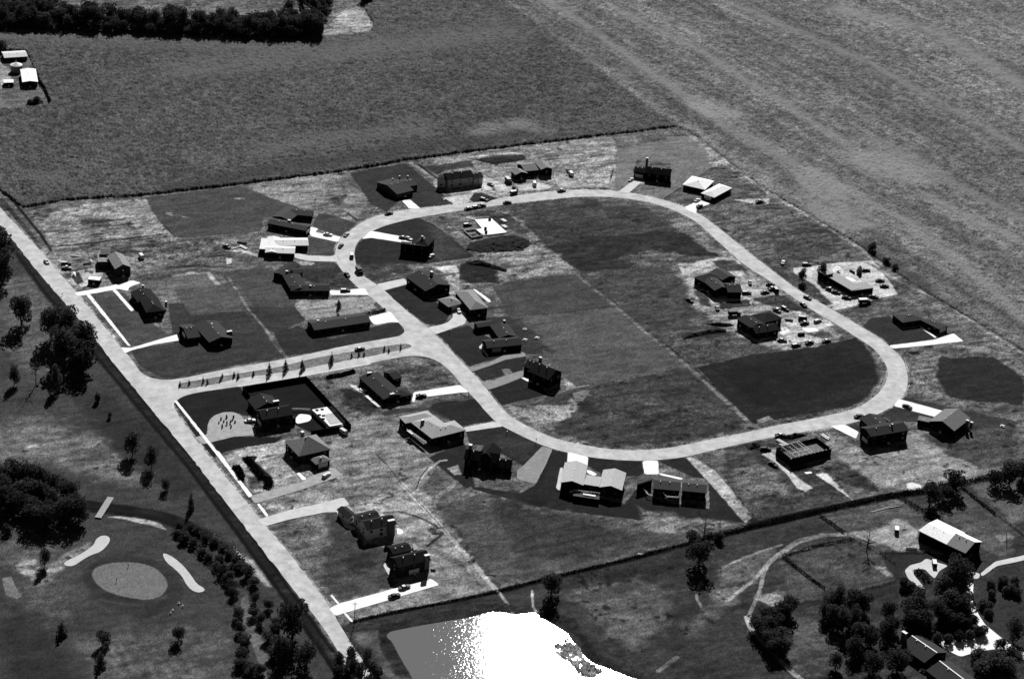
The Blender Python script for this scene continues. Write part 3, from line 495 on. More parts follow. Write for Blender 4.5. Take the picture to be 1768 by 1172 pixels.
# pond and creek
def water_mat(name, base, rough, bump, sc):
    m = bpy.data.materials.new(name); m.use_nodes = True; n = m.node_tree.nodes; l = m.node_tree.links; n.remove(n['Principled BSDF'])
    out = n['Material Output']; df = n.new('ShaderNodeBsdfDiffuse'); df.inputs[0].default_value = (base,)*3+(1,)
    gl = n.new('ShaderNodeBsdfAnisotropic'); gl.distribution = 'BECKMANN'; gl.inputs['Roughness'].default_value = rough; gl.inputs[0].default_value = (1,1,1,1) if 'pond' in name else (.25,.25,.25,1)
    fr = n.new('ShaderNodeFresnel'); fr.inputs[0].default_value = 1.33; mx = n.new('ShaderNodeMixShader')
    g = n.new('ShaderNodeNewGeometry'); nz = n.new('ShaderNodeTexNoise'); nz.inputs['Scale'].default_value = sc; nz.inputs['Detail'].default_value = 2
    bp = n.new('ShaderNodeBump'); bp.inputs['Distance'].default_value = bump
    l.new(g.outputs['Position'], nz.inputs['Vector']); l.new(nz.outputs[0], bp.inputs['Height']); l.new(bp.outputs[0], gl.inputs['Normal']); 
    l.new(fr.outputs[0], mx.inputs[0]); l.new(df.outputs[0], mx.inputs[1]); l.new(gl.outputs[0], mx.inputs[2]); l.new(mx.outputs[0], out.inputs[0]); return m
sheet('pond_water', 'c4:376,318 385,300 402,287 480,272 560,256 680,236 770,222 860,206 910,190 950,179 1030,181 1080,197 1140,190 1195,181 1215,195 1240,215 1310,255 1380,298 1392,318 1440,380 1480,430 1530,470 1600,490 1700,530 1790,560 1900,640 1900,900 700,900 560,640 520,540 450,430 410,345',
 water_mat('pond_surface', .125, .095, .026, 1.2), .07, (), 'structure', None, 0, 1)
sheet('creek_water', 'a4:405,262 470,272 540,285 620,296 760,318 880,345 960,378 1000,395 1000,408 950,396 870,362 760,335 620,312 540,302 470,288 405,275', water_mat('creek_surface', .012, .12, .02, 1), .09)

# ================================================================== HOUSES
GLASS = mat('window_glass', 30, .15, .1, .5, spec=.6); FRAME = mat('dull_trim', 95, .6, .05, 1); DOORM = mat('door_paint', 120, .6, .1, 1); GAR = mat('garage_panel', 205, .6, .05, 1)
BRICK = mat('chimney_brick', 95, .9, .2, 3); CAPM = mat('chimney_cap', 235, .8, .05, 1)
DARKB = mat('dark_void', 5, .9, .1, 1)
def rect(A, B, Cc, ze):
    """eave rectangle from near-left, near-right and a far point (or a depth in metres)"""
    a = at(*A, ze); b = at(*B, ze); u = (b-a); L = u.length; u.normalize(); v = Vector((-u.y, u.x, 0))
    if isinstance(Cc, (int, float)): d = Cc
    else: d = (at(*Cc, ze)-a).dot(v)
    if d < 0: a, b = b, a; u = -u; v = -v; d = -d
    return a, u, v, L, d
def wing(wl, rf, A, B, Cc, ze, kind, pitch, i, info):
    a, u, v, L, d = rect(A, B, Cc, ze); ze += .017*i
    def W(x, y, zz): p = a+u*x+v*y; return Vector((p.x, p.y, zz))
    o = .45 if kind != 'f' else .12; th = .22
    # walls
    x0, x1, y0, y1 = o, L-o, o, d-o; zt = ze-.02
    wl.solid([W(x0,y0,-.05),W(x1,y0,-.05),W(x1,y1,-.05),W(x0,y1,-.05),W(x0,y0,zt),W(x1,y0,zt),W(x1,y1,zt),W(x0,y1,zt)], ((4,5,6,7),(0,1,5,4),(1,2,6,5),(2,3,7,6),(3,0,4,7)))
    if kind == 'f':
        rf.solid([W(0,0,ze),W(L,0,ze),W(L,d,ze),W(0,d,ze),W(0,0,ze+.28),W(L,0,ze+.28),W(L,d,ze+.28),W(0,d,ze+.28)], ((0,3,2,1),(4,5,6,7),(0,1,5,4),(1,2,6,5),(2,3,7,6),(3,0,4,7)))
        top = ze+.28; rid = (W(.3*L,d/2,top), W(.7*L,d/2,top))
    elif kind == 's':      # shed roof rising towards the near edge
        h = pitch*d
        rf.solid([W(0,0,ze+h-th),W(L,0,ze+h-th),W(L,d,ze-th),W(0,d,ze-th),W(0,0,ze+h),W(L,0,ze+h),W(L,d,ze),W(0,d,ze)], ((0,3,2,1),(4,5,6,7),(0,1,5,4),(1,2,6,5),(2,3,7,6),(3,0,4,7)))
        wl.solid([W(x0,y0,zt),W(x1,y0,zt),W(x1,y0,ze+h-th-pitch*o),W(x0,y0,ze+h-th-pitch*o),W(x0,y1,zt),W(x1,y1,zt)], ((0,1,2,3),(0,3,4),(1,5,2),(3,2,5,4)))
        top = ze+h; rid = (W(.3*L,.1,top), W(.7*L,.1,top))
    elif kind == 'h':
        hw = min(L, d)/2; h = pitch*hw
        r0, r1 = (W(hw, d/2, ze+h), W(L-hw, d/2, ze+h)) if L > d+.3 else ((W(L/2, hw, ze+h), W(L/2, d-hw, ze+h)) if d > L+.3 else (W(L/2-.15,d/2,ze+h), W(L/2+.15,d/2,ze+h)))
        vs = [W(0,0,ze-th),W(L,0,ze-th),W(L,d,ze-th),W(0,d,ze-th),W(0,0,ze),W(L,0,ze),W(L,d,ze),W(0,d,ze),r0,r1]
        if d > L+.3: fs = ((0,3,2,1),(0,1,5,4),(1,2,6,5),(2,3,7,6),(3,0,4,7),(4,5,8),(5,6,9,8),(6,7,9),(7,4,8,9))
        else: fs = ((0,3,2,1),(0,1,5,4),(1,2,6,5),(2,3,7,6),(3,0,4,7),(4,5,9,8),(5,6,9),(6,7,8,9),(7,4,8))
        rf.solid(vs, fs); rid = (r0, r1); top = ze+h
    else:
        if kind == 'x': W2 = lambda p, q, zz: W(q, p, zz); L2, d2 = d, L
        else: W2 = W; L2, d2 = L, d
        h = pitch*d2/2
        for s0, s1 in ((0, d2/2), (d2, d2/2)):
            vs = [W2(0,s0,ze-th),W2(L2,s0,ze-th),W2(L2,s1,ze+h-th),W2(0,s1,ze+h-th),W2(0,s0,ze),W2(L2,s0,ze),W2(L2,s1,ze+h),W2(0,s1,ze+h)]
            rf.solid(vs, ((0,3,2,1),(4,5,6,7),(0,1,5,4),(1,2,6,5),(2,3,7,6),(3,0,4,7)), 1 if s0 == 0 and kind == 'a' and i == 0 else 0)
        hh = ze+h-th-.02
        for xx in (o, L2-o):
            wl.poly([W2(xx,o,zt),W2(xx,d2-o,zt),W2(xx,d2/2,hh)])
        rid = (W2(0,d2/2,ze+h), W2(L2,d2/2,ze+h)); top = ze+h
    info.append(dict(W=W, L=L, d=d, o=o, ze=ze, rid=rid, top=top, u=u, v=v))
def opening(par, W, o, face, L, d, c, wd, z0, z1, name, m, pane=None, proud=.06):
    """window / door on a wall face: 0 near, 1 right, 2 far, 3 left, at c along the wall"""
    mb = MB(); f2 = MB()
    def B(m_, s0, s1, e0, e1, za, zb):
        if face == 0: cs = [(s0,o-e1),(s1,o-e1),(s1,o-e0),(s0,o-e0)]
        elif face == 2: cs = [(s0,d-o+e0),(s1,d-o+e0),(s1,d-o+e1),(s0,d-o+e1)]
        elif face == 1: cs = [(L-o+e0,s0),(L-o+e1,s0),(L-o+e1,s1),(L-o+e0,s1)]
        else: cs = [(o-e1,s0),(o-e0,s0),(o-e0,s1),(o-e1,s1)]
        v = [W(x, y, za) for x, y in cs]+[W(x, y, zb) for x, y in cs]
        m_.solid(v, ((0,3,2,1),(4,5,6,7),(0,1,5,4),(1,2,6,5),(2,3,7,6),(3,0,4,7)))
    if pane:
        t = .12
        B(mb, c-wd/2, c+wd/2, 0, proud, z0, z0+t); B(mb, c-wd/2, c+wd/2, 0, proud, z1-t, z1)
        B(mb, c-wd/2, c-wd/2+t, 0, proud, z0+t, z1-t); B(mb, c+wd/2-t, c+wd/2, 0, proud, z0+t, z1-t)
        fr = mb.build(name, m, par); B(f2, c-wd/2+t, c+wd/2-t, .005, .03, z0+t, z1-t); f2.build('pane', pane, fr)
    else:
        B(mb, c-wd/2, c+wd/2, 0, proud, z0, z1); fr = mb.build(name, m, par)
    return fr
def chim(par, px, z1, w=1.0, l=1.8, zb=0, hm=None, rz=0., base=None, cap=True):
    """chimney whose top shows at picture point px"""
    p = at(px[0], px[1], z1); R3 = Matrix.Translation((p.x, p.y, 0)) @ Matrix.Rotation(rz, 4, 'Z')
    mb = MB(); mb.box(-l/2, l/2, -w/2, w/2, zb, z1, 0, R3); c = mb.build('chimney', hm or BRICK, par)
    if cap:
        m2 = MB(); m2.box(-l/2-.1, l/2+.1, -w/2-.1, w/2+.1, z1, z1+.18, 0, R3); m2.build('cap', CAPM, c)
    return c
HS = []
def house(label, wings, roof, wallt=30, name='house', chs=(), garage=None, door=None, cat='house', wins=True, near=None, shingle=.22):
    z = ZR
    info = []; wl = MB(); rf = MB()
    for i, q in enumerate(wings):
        pts = P(q[0]); A, B = pts[0], pts[1]; Cc = pts[2] if len(pts) > 2 else q[4]
        wing(wl, rf, A, B, Cc, q[1], q[2], q[3], i, info)
    i0 = info[0]; ctr = i0['W'](i0['L']/2, i0['d']/2, 0)
    root = empty(name, ctr, label, cat)
    wl.v = [tuple(Vector(p)-ctr) for p in wl.v]; rf.v = [tuple(Vector(p)-ctr) for p in rf.v]
    # parts are built in the thing's own frame
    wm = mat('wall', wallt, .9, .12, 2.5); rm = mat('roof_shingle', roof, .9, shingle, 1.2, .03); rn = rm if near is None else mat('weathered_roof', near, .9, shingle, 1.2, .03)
    wo = wl.build('wall', wm, root); ro = rf.build('roof', [rm, rn], root)
    def shift(fn):
        return lambda x, y, zz: fn(x, y, zz)-ctr
    if wins:
        for gi, g in enumerate(info):
            W = shift(g['W']); L, d, o, ze = g['L'], g['d'], g['o'], g['ze']; stories = [1.0] if ze < 4.3 else [1.0, ze-2.2]
            if L < 3 or d < 3: continue
            for face, ln in ((0, L), (1, d), (2, L), (3, d)):
                n = max(1, int(ln/4.6)); 
                if gi and face in (2,): n = min(n, 1)
                for s0 in stories:
                    for j in range(n):
                        if random.random() < .12: continue
                        c = ln*(j+.5)/n
                        if garage and garage[0] == gi and garage[1] == face and s0 < 2: continue
                        opening(root, W, o, face, L, d, c, 1.5 if j % 2 else 1.1, s0, s0+1.25, 'window', FRAME, GLASS)
    g = info[0]
    opening(root, shift(g['W']), g['o'], 0 if door is None else door, g['L'], g['d'], (g['L'] if (door or 0) in (0, 2) else g['d'])*.5+1.6 if False else .5*(g['L'] if (door or 0) in (0, 2) else g['d']), 1.1, 0.02, .98, 'door_step', CON2, None, .9)
    if garage:
        g = info[garage[0]]; ln = g['L'] if garage[1] in (0, 2) else g['d']
        opening(root, shift(g['W']), g['o'], garage[1], g['L'], g['d'], ln*(garage[2] if len(garage) > 2 else .5), min(4.9, ln*.75), .05, 2.3, 'garage_door', GAR if len(garage) < 4 else mat('garage_panel', garage[3], .6, .05, 1), None, .07)
    for gi, g in enumerate(info[:2]):                # small vents just below each ridge, plus pale edge boards
        A_, B_ = g['rid']
        for f in (.25, .6):
            q = A_.lerp(B_, f)-g['v']*.9-ctr; q.z -= .35; m5 = MB(); m5.box(q.x-.22, q.x+.22, q.y-.22, q.y+.22, q.z-.3, q.z+.5); m5.build('roof_vent', CAPM, ro)
    for c in chs:
        p = P(c[0])[0]; z1 = c[1]; ww, ll = (c[2], c[3]) if len(c) > 3 else (1.0, 1.6)
        rz = atan2(i0['u'].y, i0['u'].x)
        co = chim(ro, p, z1, ww, ll, c[4] if len(c) > 4 else 1.0, None, rz)
        for q in [co]+list(co.children):
            for vtx in q.data.vertices: vtx.co -= ctr
    HS.append((root, info)); return root
def addbox(root, name, s, z0, z1, tone, par=None, holes=()):
    """extra part of a house laid out by picture points at height z1 (decks, panels)"""
    c = root.location; pts = [at(x, y, z1) for x, y in P(s)]
    mb = MB(); mb.prism([(p.x-c.x, p.y-c.y) for p in pts], z0, z1); return mb.build(name, mat(name, tone, .8, .1, 1), par or root)
def rails(root, name, s, zb, h, tone, t=.08, gap=1.6, par=None, rr=(1., .5)):
    c = root.location if root else Vector((0,0,0)); pts = [at(x, y, zb) for x, y in P(s)]; mb = MB()
    for a, b in zip(pts, pts[1:]):
        d = b-a; L = d.length; ang = atan2(d.y, d.x); M = Matrix.Translation(a-c) @ Matrix.Rotation(ang, 4, 'Z'); n = max(1, int(L/gap))
        for q in rr: mb.box(0, L, -t/2, t/2, h*q-t, h*q, 0, M)
        for j in range(n+1): mb.box(L*j/n-t*.7, L*j/n+t*.7, -t*.7, t*.7, 0, h+.05, 0, M)
    return mb.build(name, mat(name, tone, .8, .1, 1), par or root)

r_ = house
r_('long low dark-roofed house just north of the nearly white U-shaped house', [('a5:475,500 868,578 925,525',3.2,'a',.28),('a5:705,412 932,430 985,365',3.0,'a',.28),('a5:525,432 705,475 740,342',2.9,'x',.2)], 70, 25, chs=[('a5:700,470',5.0)], garage=(0,1))
r_('low house with a nearly white hipped roof in a U and a flat white carport', [('a5:455,798 757,808 757,735',3.1,'a',.22),('a5:560,728 897,726 900,648',3.1,'a',.22),('a5:458,795 585,800 565,640',3.15,'x',.2),('a5:397,765 460,768 468,658',2.9,'f',0)], 222, 30, garage=(1,1))
r_('dark angular ranch house just south of the nearly white U-shaped house', [('a6:632,322 988,322 985,258',3.1,'a',.25),('a6:560,185 635,318 755,238',3.1,'a',.2),('a6:472,162 575,190 690,85',3.1,'x',.2),('a6:660,170 750,160 740,112',3.0,'a',.25)], 52, 20, chs=[('a6:600,145',4.6,.8,1.2),('a6:812,275',4.4,.8,.8)], garage=(0,1))
r_('very long straight dark-roofed ranch house on the lawn north of the entry street', [('a6:847,677 1358,600 1258,520',3.0,'a',.25)], 64, 25, chs=[('a6:880,588',4.6,.8,1.1)], garage=(0,1))
r_('dark-roofed house with left wing at the end of a thin white straight-road driveway', [('d2:835,718 1325,628 540,370',3.2,'x',.3),('d2:400,638 660,600 215,370',3.0,'a',.3)], 62, 22, chs=[('d2:1245,490',4.6,1.1,2.6),('d2:890,338',4.8,.5,.6)], garage=(1,3))
r_('black-roofed house reached by a white footpath, next to the half built house', [('d1:1190,950 1425,925 1075,780',3.9,'h',.4),('d1:985,690 1085,820 1195,590',3.2,'a',.3)], 35, 18, chs=[('d1:1148,605',5.0,.8,1.0),('d1:1440,810',4.2,1.,1.)], garage=(1,3))
h7 = r_('half built two-storey house with patchy pale roof sheathing by a heap of materials and vans', [('d1:795,400 1003,375 700,235',5.2,'x',.5),('d1:578,315 720,312 600,215',3.6,'f',0),('d1:610,215 740,215 730,135',5.,'a',.4)], 135, 45, cat='unfinished house', shingle=.5)
h8 = r_('two-storey house with dark front roof inside the fenced yard with swimming pool', [('d3:385,475 790,405',5.3,'a',.5,10),('d3:300,345 615,285 235,215',3.2,'x',.4),('d3:700,480 815,450',2.9,'f',0,8)], 46, 32, chs=[('d3:560,235',5.0,1.2,2.8)], garage=(0,3))
h9 = r_('big hip-roofed brick house with mottled grey roof and a small hipped garage beside it', [('d3:668,745 850,935 1200,790',5.0,'h',.6),('d3:1065,1038 1258,985 1000,955',3.0,'h',.5)], 128, 22, chs=[('d3:895,625',8.6,1.2,1.4)], garage=(1,0), shingle=.3)
h10 = r_('long three-part house with pale siding and a broad white chimney cap', [('d4:465,478 845,395',5.3,'a',.5,8.5),('d4:370,378 640,315 300,275',4.4,'a',.32),('d4:225,330 345,290 140,195',3.1,'x',.4)], 41, 215, chs=[('d4:772,350',8.2,1.2,3)])
h11 = r_('blackish two-storey house with tall front beside the wide white driveway holding two parked cars', [('d4:865,950 1278,850',5.4,'a',.5,9),('d4:795,782 1040,730 715,675',4.0,'a',.3)], 32, 40, chs=[('d4:1225,790',8.,1.2,2.2)], garage=(0,0))
r_('large black steep-roofed house with dormers west of the grey fan-shaped driveway', [('d5:240,600 900,700',5.0,'a',.6,9),('d5:870,770 1210,805',3.4,'a',.6,8),('d5:500,560 860,640',5.3,'x',.7,11)], 30, chs=[('d5:380,325',9.6,1.4,1.4)], wallt=18)
h13 = r_('U-shaped mid-grey-roofed house with two gable ends facing the south pasture', [('d6:105,382 350,412 140,168',4.6,'x',.3),('d6:510,432 757,466 535,245',4.6,'x',.3),('d6:350,405 515,430 640,345',4.7,'f',0)], 178, 22)
h14 = r_('wide house of three stepped dark roof sections on the south side of the loop', [('d6:1085,445 1372,470',4.7,'a',.3,10.5),('d6:1385,468 1648,494',4.65,'a',.3,10),('d6:930,400 1088,350 1160,300',4.3,'a',.25)], 73, 20, garage=(2,2))
r_('tall dark house with low back wing and a pale window strip, opposite the unfinished walls', [('d8:305,522 775,442',5.8,'a',.35,10),('d8:320,430 560,390',4.0,'x',.3,12)], 54, 14, chs=[('d8:570,368',8.2,.6,.6)], garage=(0,3))
h17 = r_('steep light-edged gable-roofed house at the end of the easternmost white driveway', [('d8:1010,332 1328,452 1590,320',3.9,'x',.4),('d8:878,322 1030,352',2.8,'f',0,5)], 115, 16, chs=[('d8:1490,322',5.6,.9,1.4),('d8:1540,345',4.8,.9,1.2)])
r_('dark low two-chimney house with white garden blocks along its side', [('e1:430,480 775,422 660,335',3.0,'h',.28),('e1:130,215 430,480 560,320',3.05,'a',.24),('e1:555,245 655,215 420,150',2.9,'a',.28)], 51, 20, chs=[('e1:262,160',4.9,.9,2.2),('e1:532,412',4.7,.9,2.2)], garage=(0,1))
h19 = r_('zigzag house with a smooth mid-grey hipped roof, one free-standing chimney and a white-railed deck', [('e1:1005,945 1410,842 1270,727',4.5,'h',.28),('e1:745,745 1005,945 1150,758',4.55,'h',.28),('e1:690,765 1040,690 575,690',4.6,'h',.28)], 162, 14, chs=[('e1:895,722',7.0,.9,1.6)], garage=(0,1))
r_('tall dark mansard-roofed house at the end of the long white driveway with two cars', [('e2:295,262 450,292 520,200',6.2,'h',.5),('e2:140,268 432,300',5.8,'f',0,3)], 48, chs=[('e2:385,182',9,.9,.9)], wallt=8)
r_('dark steep-roofed house with a tall dark chimney breast facing the loop road west side', [('e2:200,640 420,800 480,570',3.8,'a',.3),('e2:425,795 612,765 530,585',3.9,'x',.3)], 57, 22, chs=[('e2:490,580',8.4,1.1,1.6)], garage=(0,3))
h22 = r_('grey hip-roofed house with a smaller hipped garage at the head of the curved white driveway', [('e2:925,1010 1128,985 812,795',4.4,'h',.4),('e2:680,978 850,935 610,878',2.9,'h',.4)], 138, 24, garage=(1,0), shingle=.3)
r_('dark Z-shaped house with a pale garage door beside a grey driveway and garden circles', [('e3:215,490 637,447',3.1,'a',.35,9.5),('e3:355,372 575,350 240,220',3.0,'x',.3),('e3:105,245 300,215 430,128',2.9,'a',.3)], 57, 28, chs=[('e3:420,160',4.6,.8,1)], garage=(0,0,.28,150))
r_('tall black-roofed house with a curved white step at the end of its grey driveway', [('e3:700,765 950,868 1120,778',5.2,'a',.6),('e3:640,700 765,750',3.6,'a',.5,9)], 44, 12, chs=[('e3:850,600',8.0,1,1.4)])
r_('low dark house with pale-topped chimneys left of the big two-storey house', [('e4:385,553 630,492 145,360',3.1,'a',.2),('e4:560,440 695,412 400,345',3.0,'a',.25)], 65, 60, chs=[('e4:420,288',5.4,.6,.6),('e4:541,286',5.4,.6,.6),('e4:320,325',4.8,.5,.5)], garage=(0,1))
r_('big two-storey house with many front windows in a light wall at the north side', [('e4:1125,345 1500,300',5.6,'a',.6,9),('e4:1500,330 1645,302',4.6,'a',.5,8),('e4:960,330 1090,350',5.2,'x',.6,7)], 48, 165, garage=(1,1))
r_('unfinished U-shaped house with one pale and one mid-grey roof among vans at the north side', [('e5:590,415 800,385 515,345',3.5,'x',.35),('e5:1022,325 1228,310 985,185',4.4,'x',.35),('e5:745,355 985,330 1000,185',3.7,'a',.3)], 128, 14, cat='unfinished house')
r_('black steep-roofed house on a plain grey lot at the top of the loop', [('b7:432,345 695,378',5.0,'a',.6,9),('b7:315,330 436,352',3.9,'a',.5,8)], 33, 14, chs=[('b7:457,195',9,1,1.4)], garage=(1,0))
r_('bright white hip-roofed house at the northeast corner of the loop', [('b7:1002,552 1138,597 1318,497',3.0,'h',.3),('b7:815,465 1045,518 945,383',3.05,'h',.25)], 240, 22, garage=(0,0))
r_('northern of two houses at the building site inside the loop, with grey roof slope', [('e6:222,300 365,420 480,342',4.2,'a',.35),('e6:520,440 692,440 650,330',4.0,'a',.35),('e6:120,262 250,330 250,165',4.0,'h',.5),('e6:300,205 455,300 425,138',4.1,'a',.3)], 65, 14, cat='unfinished house')
h31 = r_('southern of two houses at the building site inside the loop, ringed by parked cars', [('e6:790,858 965,812',4.4,'x',.25,12),('e6:850,925 1130,880',3.5,'a',.5,8),('e6:950,800 1165,745 860,690',4.3,'h',.45)], 46, 16, cat='unfinished house')
r_('bent pale-roofed house shell with black walls among sand piles east of the loop', [('e7:590,428 815,398',3.2,'f',.05,8),('e7:320,268 590,425',3.3,'f',.05,8),('e7:250,225 320,270',4.6,'f',0,6)], 158, 6, cat='unfinished house', wins=False)
h33 = r_('dark L-shaped house with a pale garage door, east of the loop on a dark lawn', [('e7:1295,722 1480,815 1605,792',3.0,'h',.25),('e7:1110,748 1340,715 985,662',3.0,'h',.25)], 70, 20, garage=(0,1,.5,190))

# unfinished walls on the south-east bend: masonry shell, bright deck, framed partitions
def shell():
    a, u, v, L, d = rect(*[P('d7:430,730')[0], P('d7:885,615')[0], P('d7:300,600')[0]], 4.0); d = max(d, 12)
    root = empty('unfinished_house', (a.x, a.y, 0), 'roofless house shell of dark walls with pale timber partitions on the southern road bend', 'unfinished house'); ang = atan2(u.y, u.x); root.rotation_euler = (0, 0, ang)
    mb = MB(); t = .3
    for b in ((0,L,0,t),(0,L,d-t,d),(0,t,t,d-t),(L-t,L,t,d-t)): mb.box(*b, -.05, 4.0)
    mb.build('wall', mat('wall', 28), root); m2 = MB(); m2.box(t, L-t, t, d-t, .5, 2.2); m2.build('floor_deck', mat('floor_deck', 110, .9, .4, .8), root)
    m3 = MB()
    for x in (2.4, 5.6, 8.2, 11.5, 13.2): 
        m3.box(x, x+.15, t, d-t-(2 if x in (5.6,) else 0), 4.4, 4.62)
        for j in range(9): m3.box(x, x+.12, t+.4+j*(d-1.2)/8.5, t+.52+j*(d-1.2)/8.5, 2.2, 4.4)
    for y in (3.2, d-.5, t): 
        m3.box(2.4, min(L-1.5, 13.3), y, y+.15, 4.63, 4.82)
        for j in range(14): m3.box(2.5+j*.78, 2.62+j*.78, y, y+.12, 2.2, 4.4)
    m3.build('stud_partition', mat('new_timber', 225, .8, .1, 2), root)
    m4 = MB(); 
    for j in range(11): m4.box(-.2+j*L/10.4, .1+j*L/10.4, -.25, .4, 4.0, 4.22)
    m4.build('joist_end', mat('new_timber', 190, .8, .1, 2), root)
shell()
# slab foundation west of the loop top
def slab():
    pts = WP('a7:905,660 1045,650 1172,765 990,788 905,742 968,732', 1.0); c = pts[0]*.5+pts[3]*.5; c.z = 0
    root = empty('house_foundation', c, 'bright white foundation slab with bare block walls at its left corner', 'foundation')
    mb = MB(); mb.prism([(p.x-c.x, p.y-c.y) for p in pts], -.05, .62); mb.build('slab', mat('slab', 250, .9, .04, .5), root)
    b = WP('a7:815,752 910,740 975,792 885,810', 1.1); m2 = MB()
    for p, q in zip(b, b[1:]+b[:1]):
        d = q-p; M = Matrix.Translation((p.x-c.x, p.y-c.y, 0)) @ Matrix.Rotation(atan2(d.y, d.x), 4, 'Z'); m2.box(.16, d.length-.16, -.15, .15, -.05, 1.1, 0, M)
    m2.build('block_wall', mat('block_wall', 175), root)
    m3 = MB()
    for s in ('a7:1030,660', 'a7:995,738', 'a7:1000,768'):
        p = at(*P(s)[0], 1.2); m3.box(p.x-c.x-.8, p.x-c.x+.8, p.y-c.y-.6, p.y-c.y+.6, .6, 1.9)
    m3.build('pipe_box', mat('pipe_box', 40), root)
slab()
# decks, rails, small parts
addbox(h19, 'deck', 'e1:705,850 750,842 940,1000 905,1012', 2.3, 2.5, 120); rails(h19, 'deck_rail', 'e1:705,850 790,900 940,1003', 2.5, 1., 225, .12, 1.5)
addbox(h19, 'awning', 'e1:705,848 745,840 790,885 765,892', 3.2, 3.35, 220)
addbox(h13, 'deck', 'd6:245,478 520,512 515,560 240,520', 2.2, 2.4, 80); rails(h13, 'deck_rail', 'd6:245,476 520,510', 2.4, 1, 210, .12, 1.3); addbox(h13, 'deck_furniture', 'd6:345,495 480,515 475,530 345,508', 2.42, 2.8, 235)
rails(h14, 'deck_rail', 'd6:1190,500 1220,540 1348,550 1352,515', 2.3, .9, 225, .14, 1.3); rails(h14, 'stair_rail', 'd6:980,462 1030,520 1080,530', 1.0, 1, 230, .16, 1.2)
addbox(h11, 'deck', 'd4:1040,650 1065,640 1125,700 1060,730', 1.0, 1.2, 150); addbox(h11, 'porch', 'd4:1280,860 1350,885 1345,905 1285,905', 2.0, 2.15, 150)
rails(h8, 'porch_rail', 'd3:700,360 770,350 900,352 990,358', .4, 1.1, 210, .14, 1.2)
# ------------------------------------------------------------------ barn and farm buildings
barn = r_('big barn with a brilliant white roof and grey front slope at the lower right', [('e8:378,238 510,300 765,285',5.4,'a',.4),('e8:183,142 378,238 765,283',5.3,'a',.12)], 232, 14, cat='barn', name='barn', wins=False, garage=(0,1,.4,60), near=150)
b = r_('long farmhouse with a white ridge line on its dark roof at the bottom right edge', [('e8:50,938 225,1058',3.2,'a',.35,14),('e8:235,1110 520,1330',3.1,'a',.35,14)], 60, 20, cat='farmhouse', chs=[('e8:88,848',7.4,1.2,2.2)])
m = MB()
for q in HS[-1][1]:
    A_, B_ = q['rid']; d = B_-A_; M = Matrix.Translation(A_-b.location) @ Matrix.Rotation(atan2(d.y, d.x), 4, 'Z'); m.box(0, d.length, -.28, .28, -.05, .1, 0, M)
m.build('ridge_cap', mat('ridge_cap', 240), b)
r_('long low farm shed with a pale roof at the left edge of the corn', [('a1:28,392 188,382 15,350',2.9,'a',.15)], 205, 40, cat='farm shed', name='farm_shed')
r_('white-roofed farm barn lying lengthwise beside the round bin', [('a1:150,556 257,553 80,470',3.6,'x',.15)], 240, 24, cat='barn', name='farm_barn')
r_('small white-topped farm trailer beside the white-roofed barn', [('a1:25,562 93,560 35,540',2.4,'f',0)], 235, 14, cat='farm trailer', name='farm_trailer', wins=False)
r_('boxy white-topped site trailer parked by the half built house near the straight road', [('d1:448,532 600,548 440,487',2.6,'f',0)], 235, 14, cat='site trailer', name='site_trailer', wins=True)
def bin_(px, r, h, label):
    p = at(*P(px)[0], h); root = empty('grain_bin', (p.x, p.y, 0), label, 'grain bin'); mb = MB(); mb.tube([(0,0,-.05),(0,0,h)], [r,r], 20); mb.build('bin_wall', mat('bin_wall', 130, .5, .1, 1), root)
    m2 = MB(); m2.tube([(0,0,h),(0,0,h+r*.45)], [r+.15,.25], 20); m2.build('bin_roof', mat('bin_roof', 245, .6, .05, 1), root)
bin_('a1:110,438', 3.8, 4.5, 'round grain bin with a conical white roof between the two farm sheds')

# ------------------------------------------------------------------ yard fence and pool
def board_fence(s, h, tone, label, name='board_fence', t=.1):
    pts = WP(s); c = pts[0].copy(); root = empty(name, c, label, 'fence')
    for a, b in zip(pts, pts[1:]):
        d = b-a; L = d.length; M = Matrix.Translation(a-c) @ Matrix.Rotation(atan2(d.y, d.x), 4, 'Z'); mb = MB(); n = int(L/.3)
        for j in range(n): mb.box(L*j/n, L*(j+.93)/n, -t/2, t/2, -.02, h-(j % 2)*.04, 0, M)
        mb.box(0, L, t/2, t/2+.06, h*.75, h*.83, 0, M); mb.build('fence_panel', mat('fence_board', tone, .9, .2, 2), root)
        mb = MB()
        for j in range(int(L/2.4)+1): mb.box(j*2.4-.07, j*2.4+.07, t/2+.07, t/2+.2, -.02, h+.1, 0, M)
        mb.build('post', mat('fence_board', tone, .9, .2, 2), root)
    return root
board_fence('b2:745,345 682,268 1213,178 1590,585 1262,640 1255,632', 2.4, 22, 'tall dark board fence enclosing the yard with the swimming pool')
board_fence('d3:1010,410 1190,580', 1.4, 26, 'short dark inner fence between the patio lawn and the swimming pool')
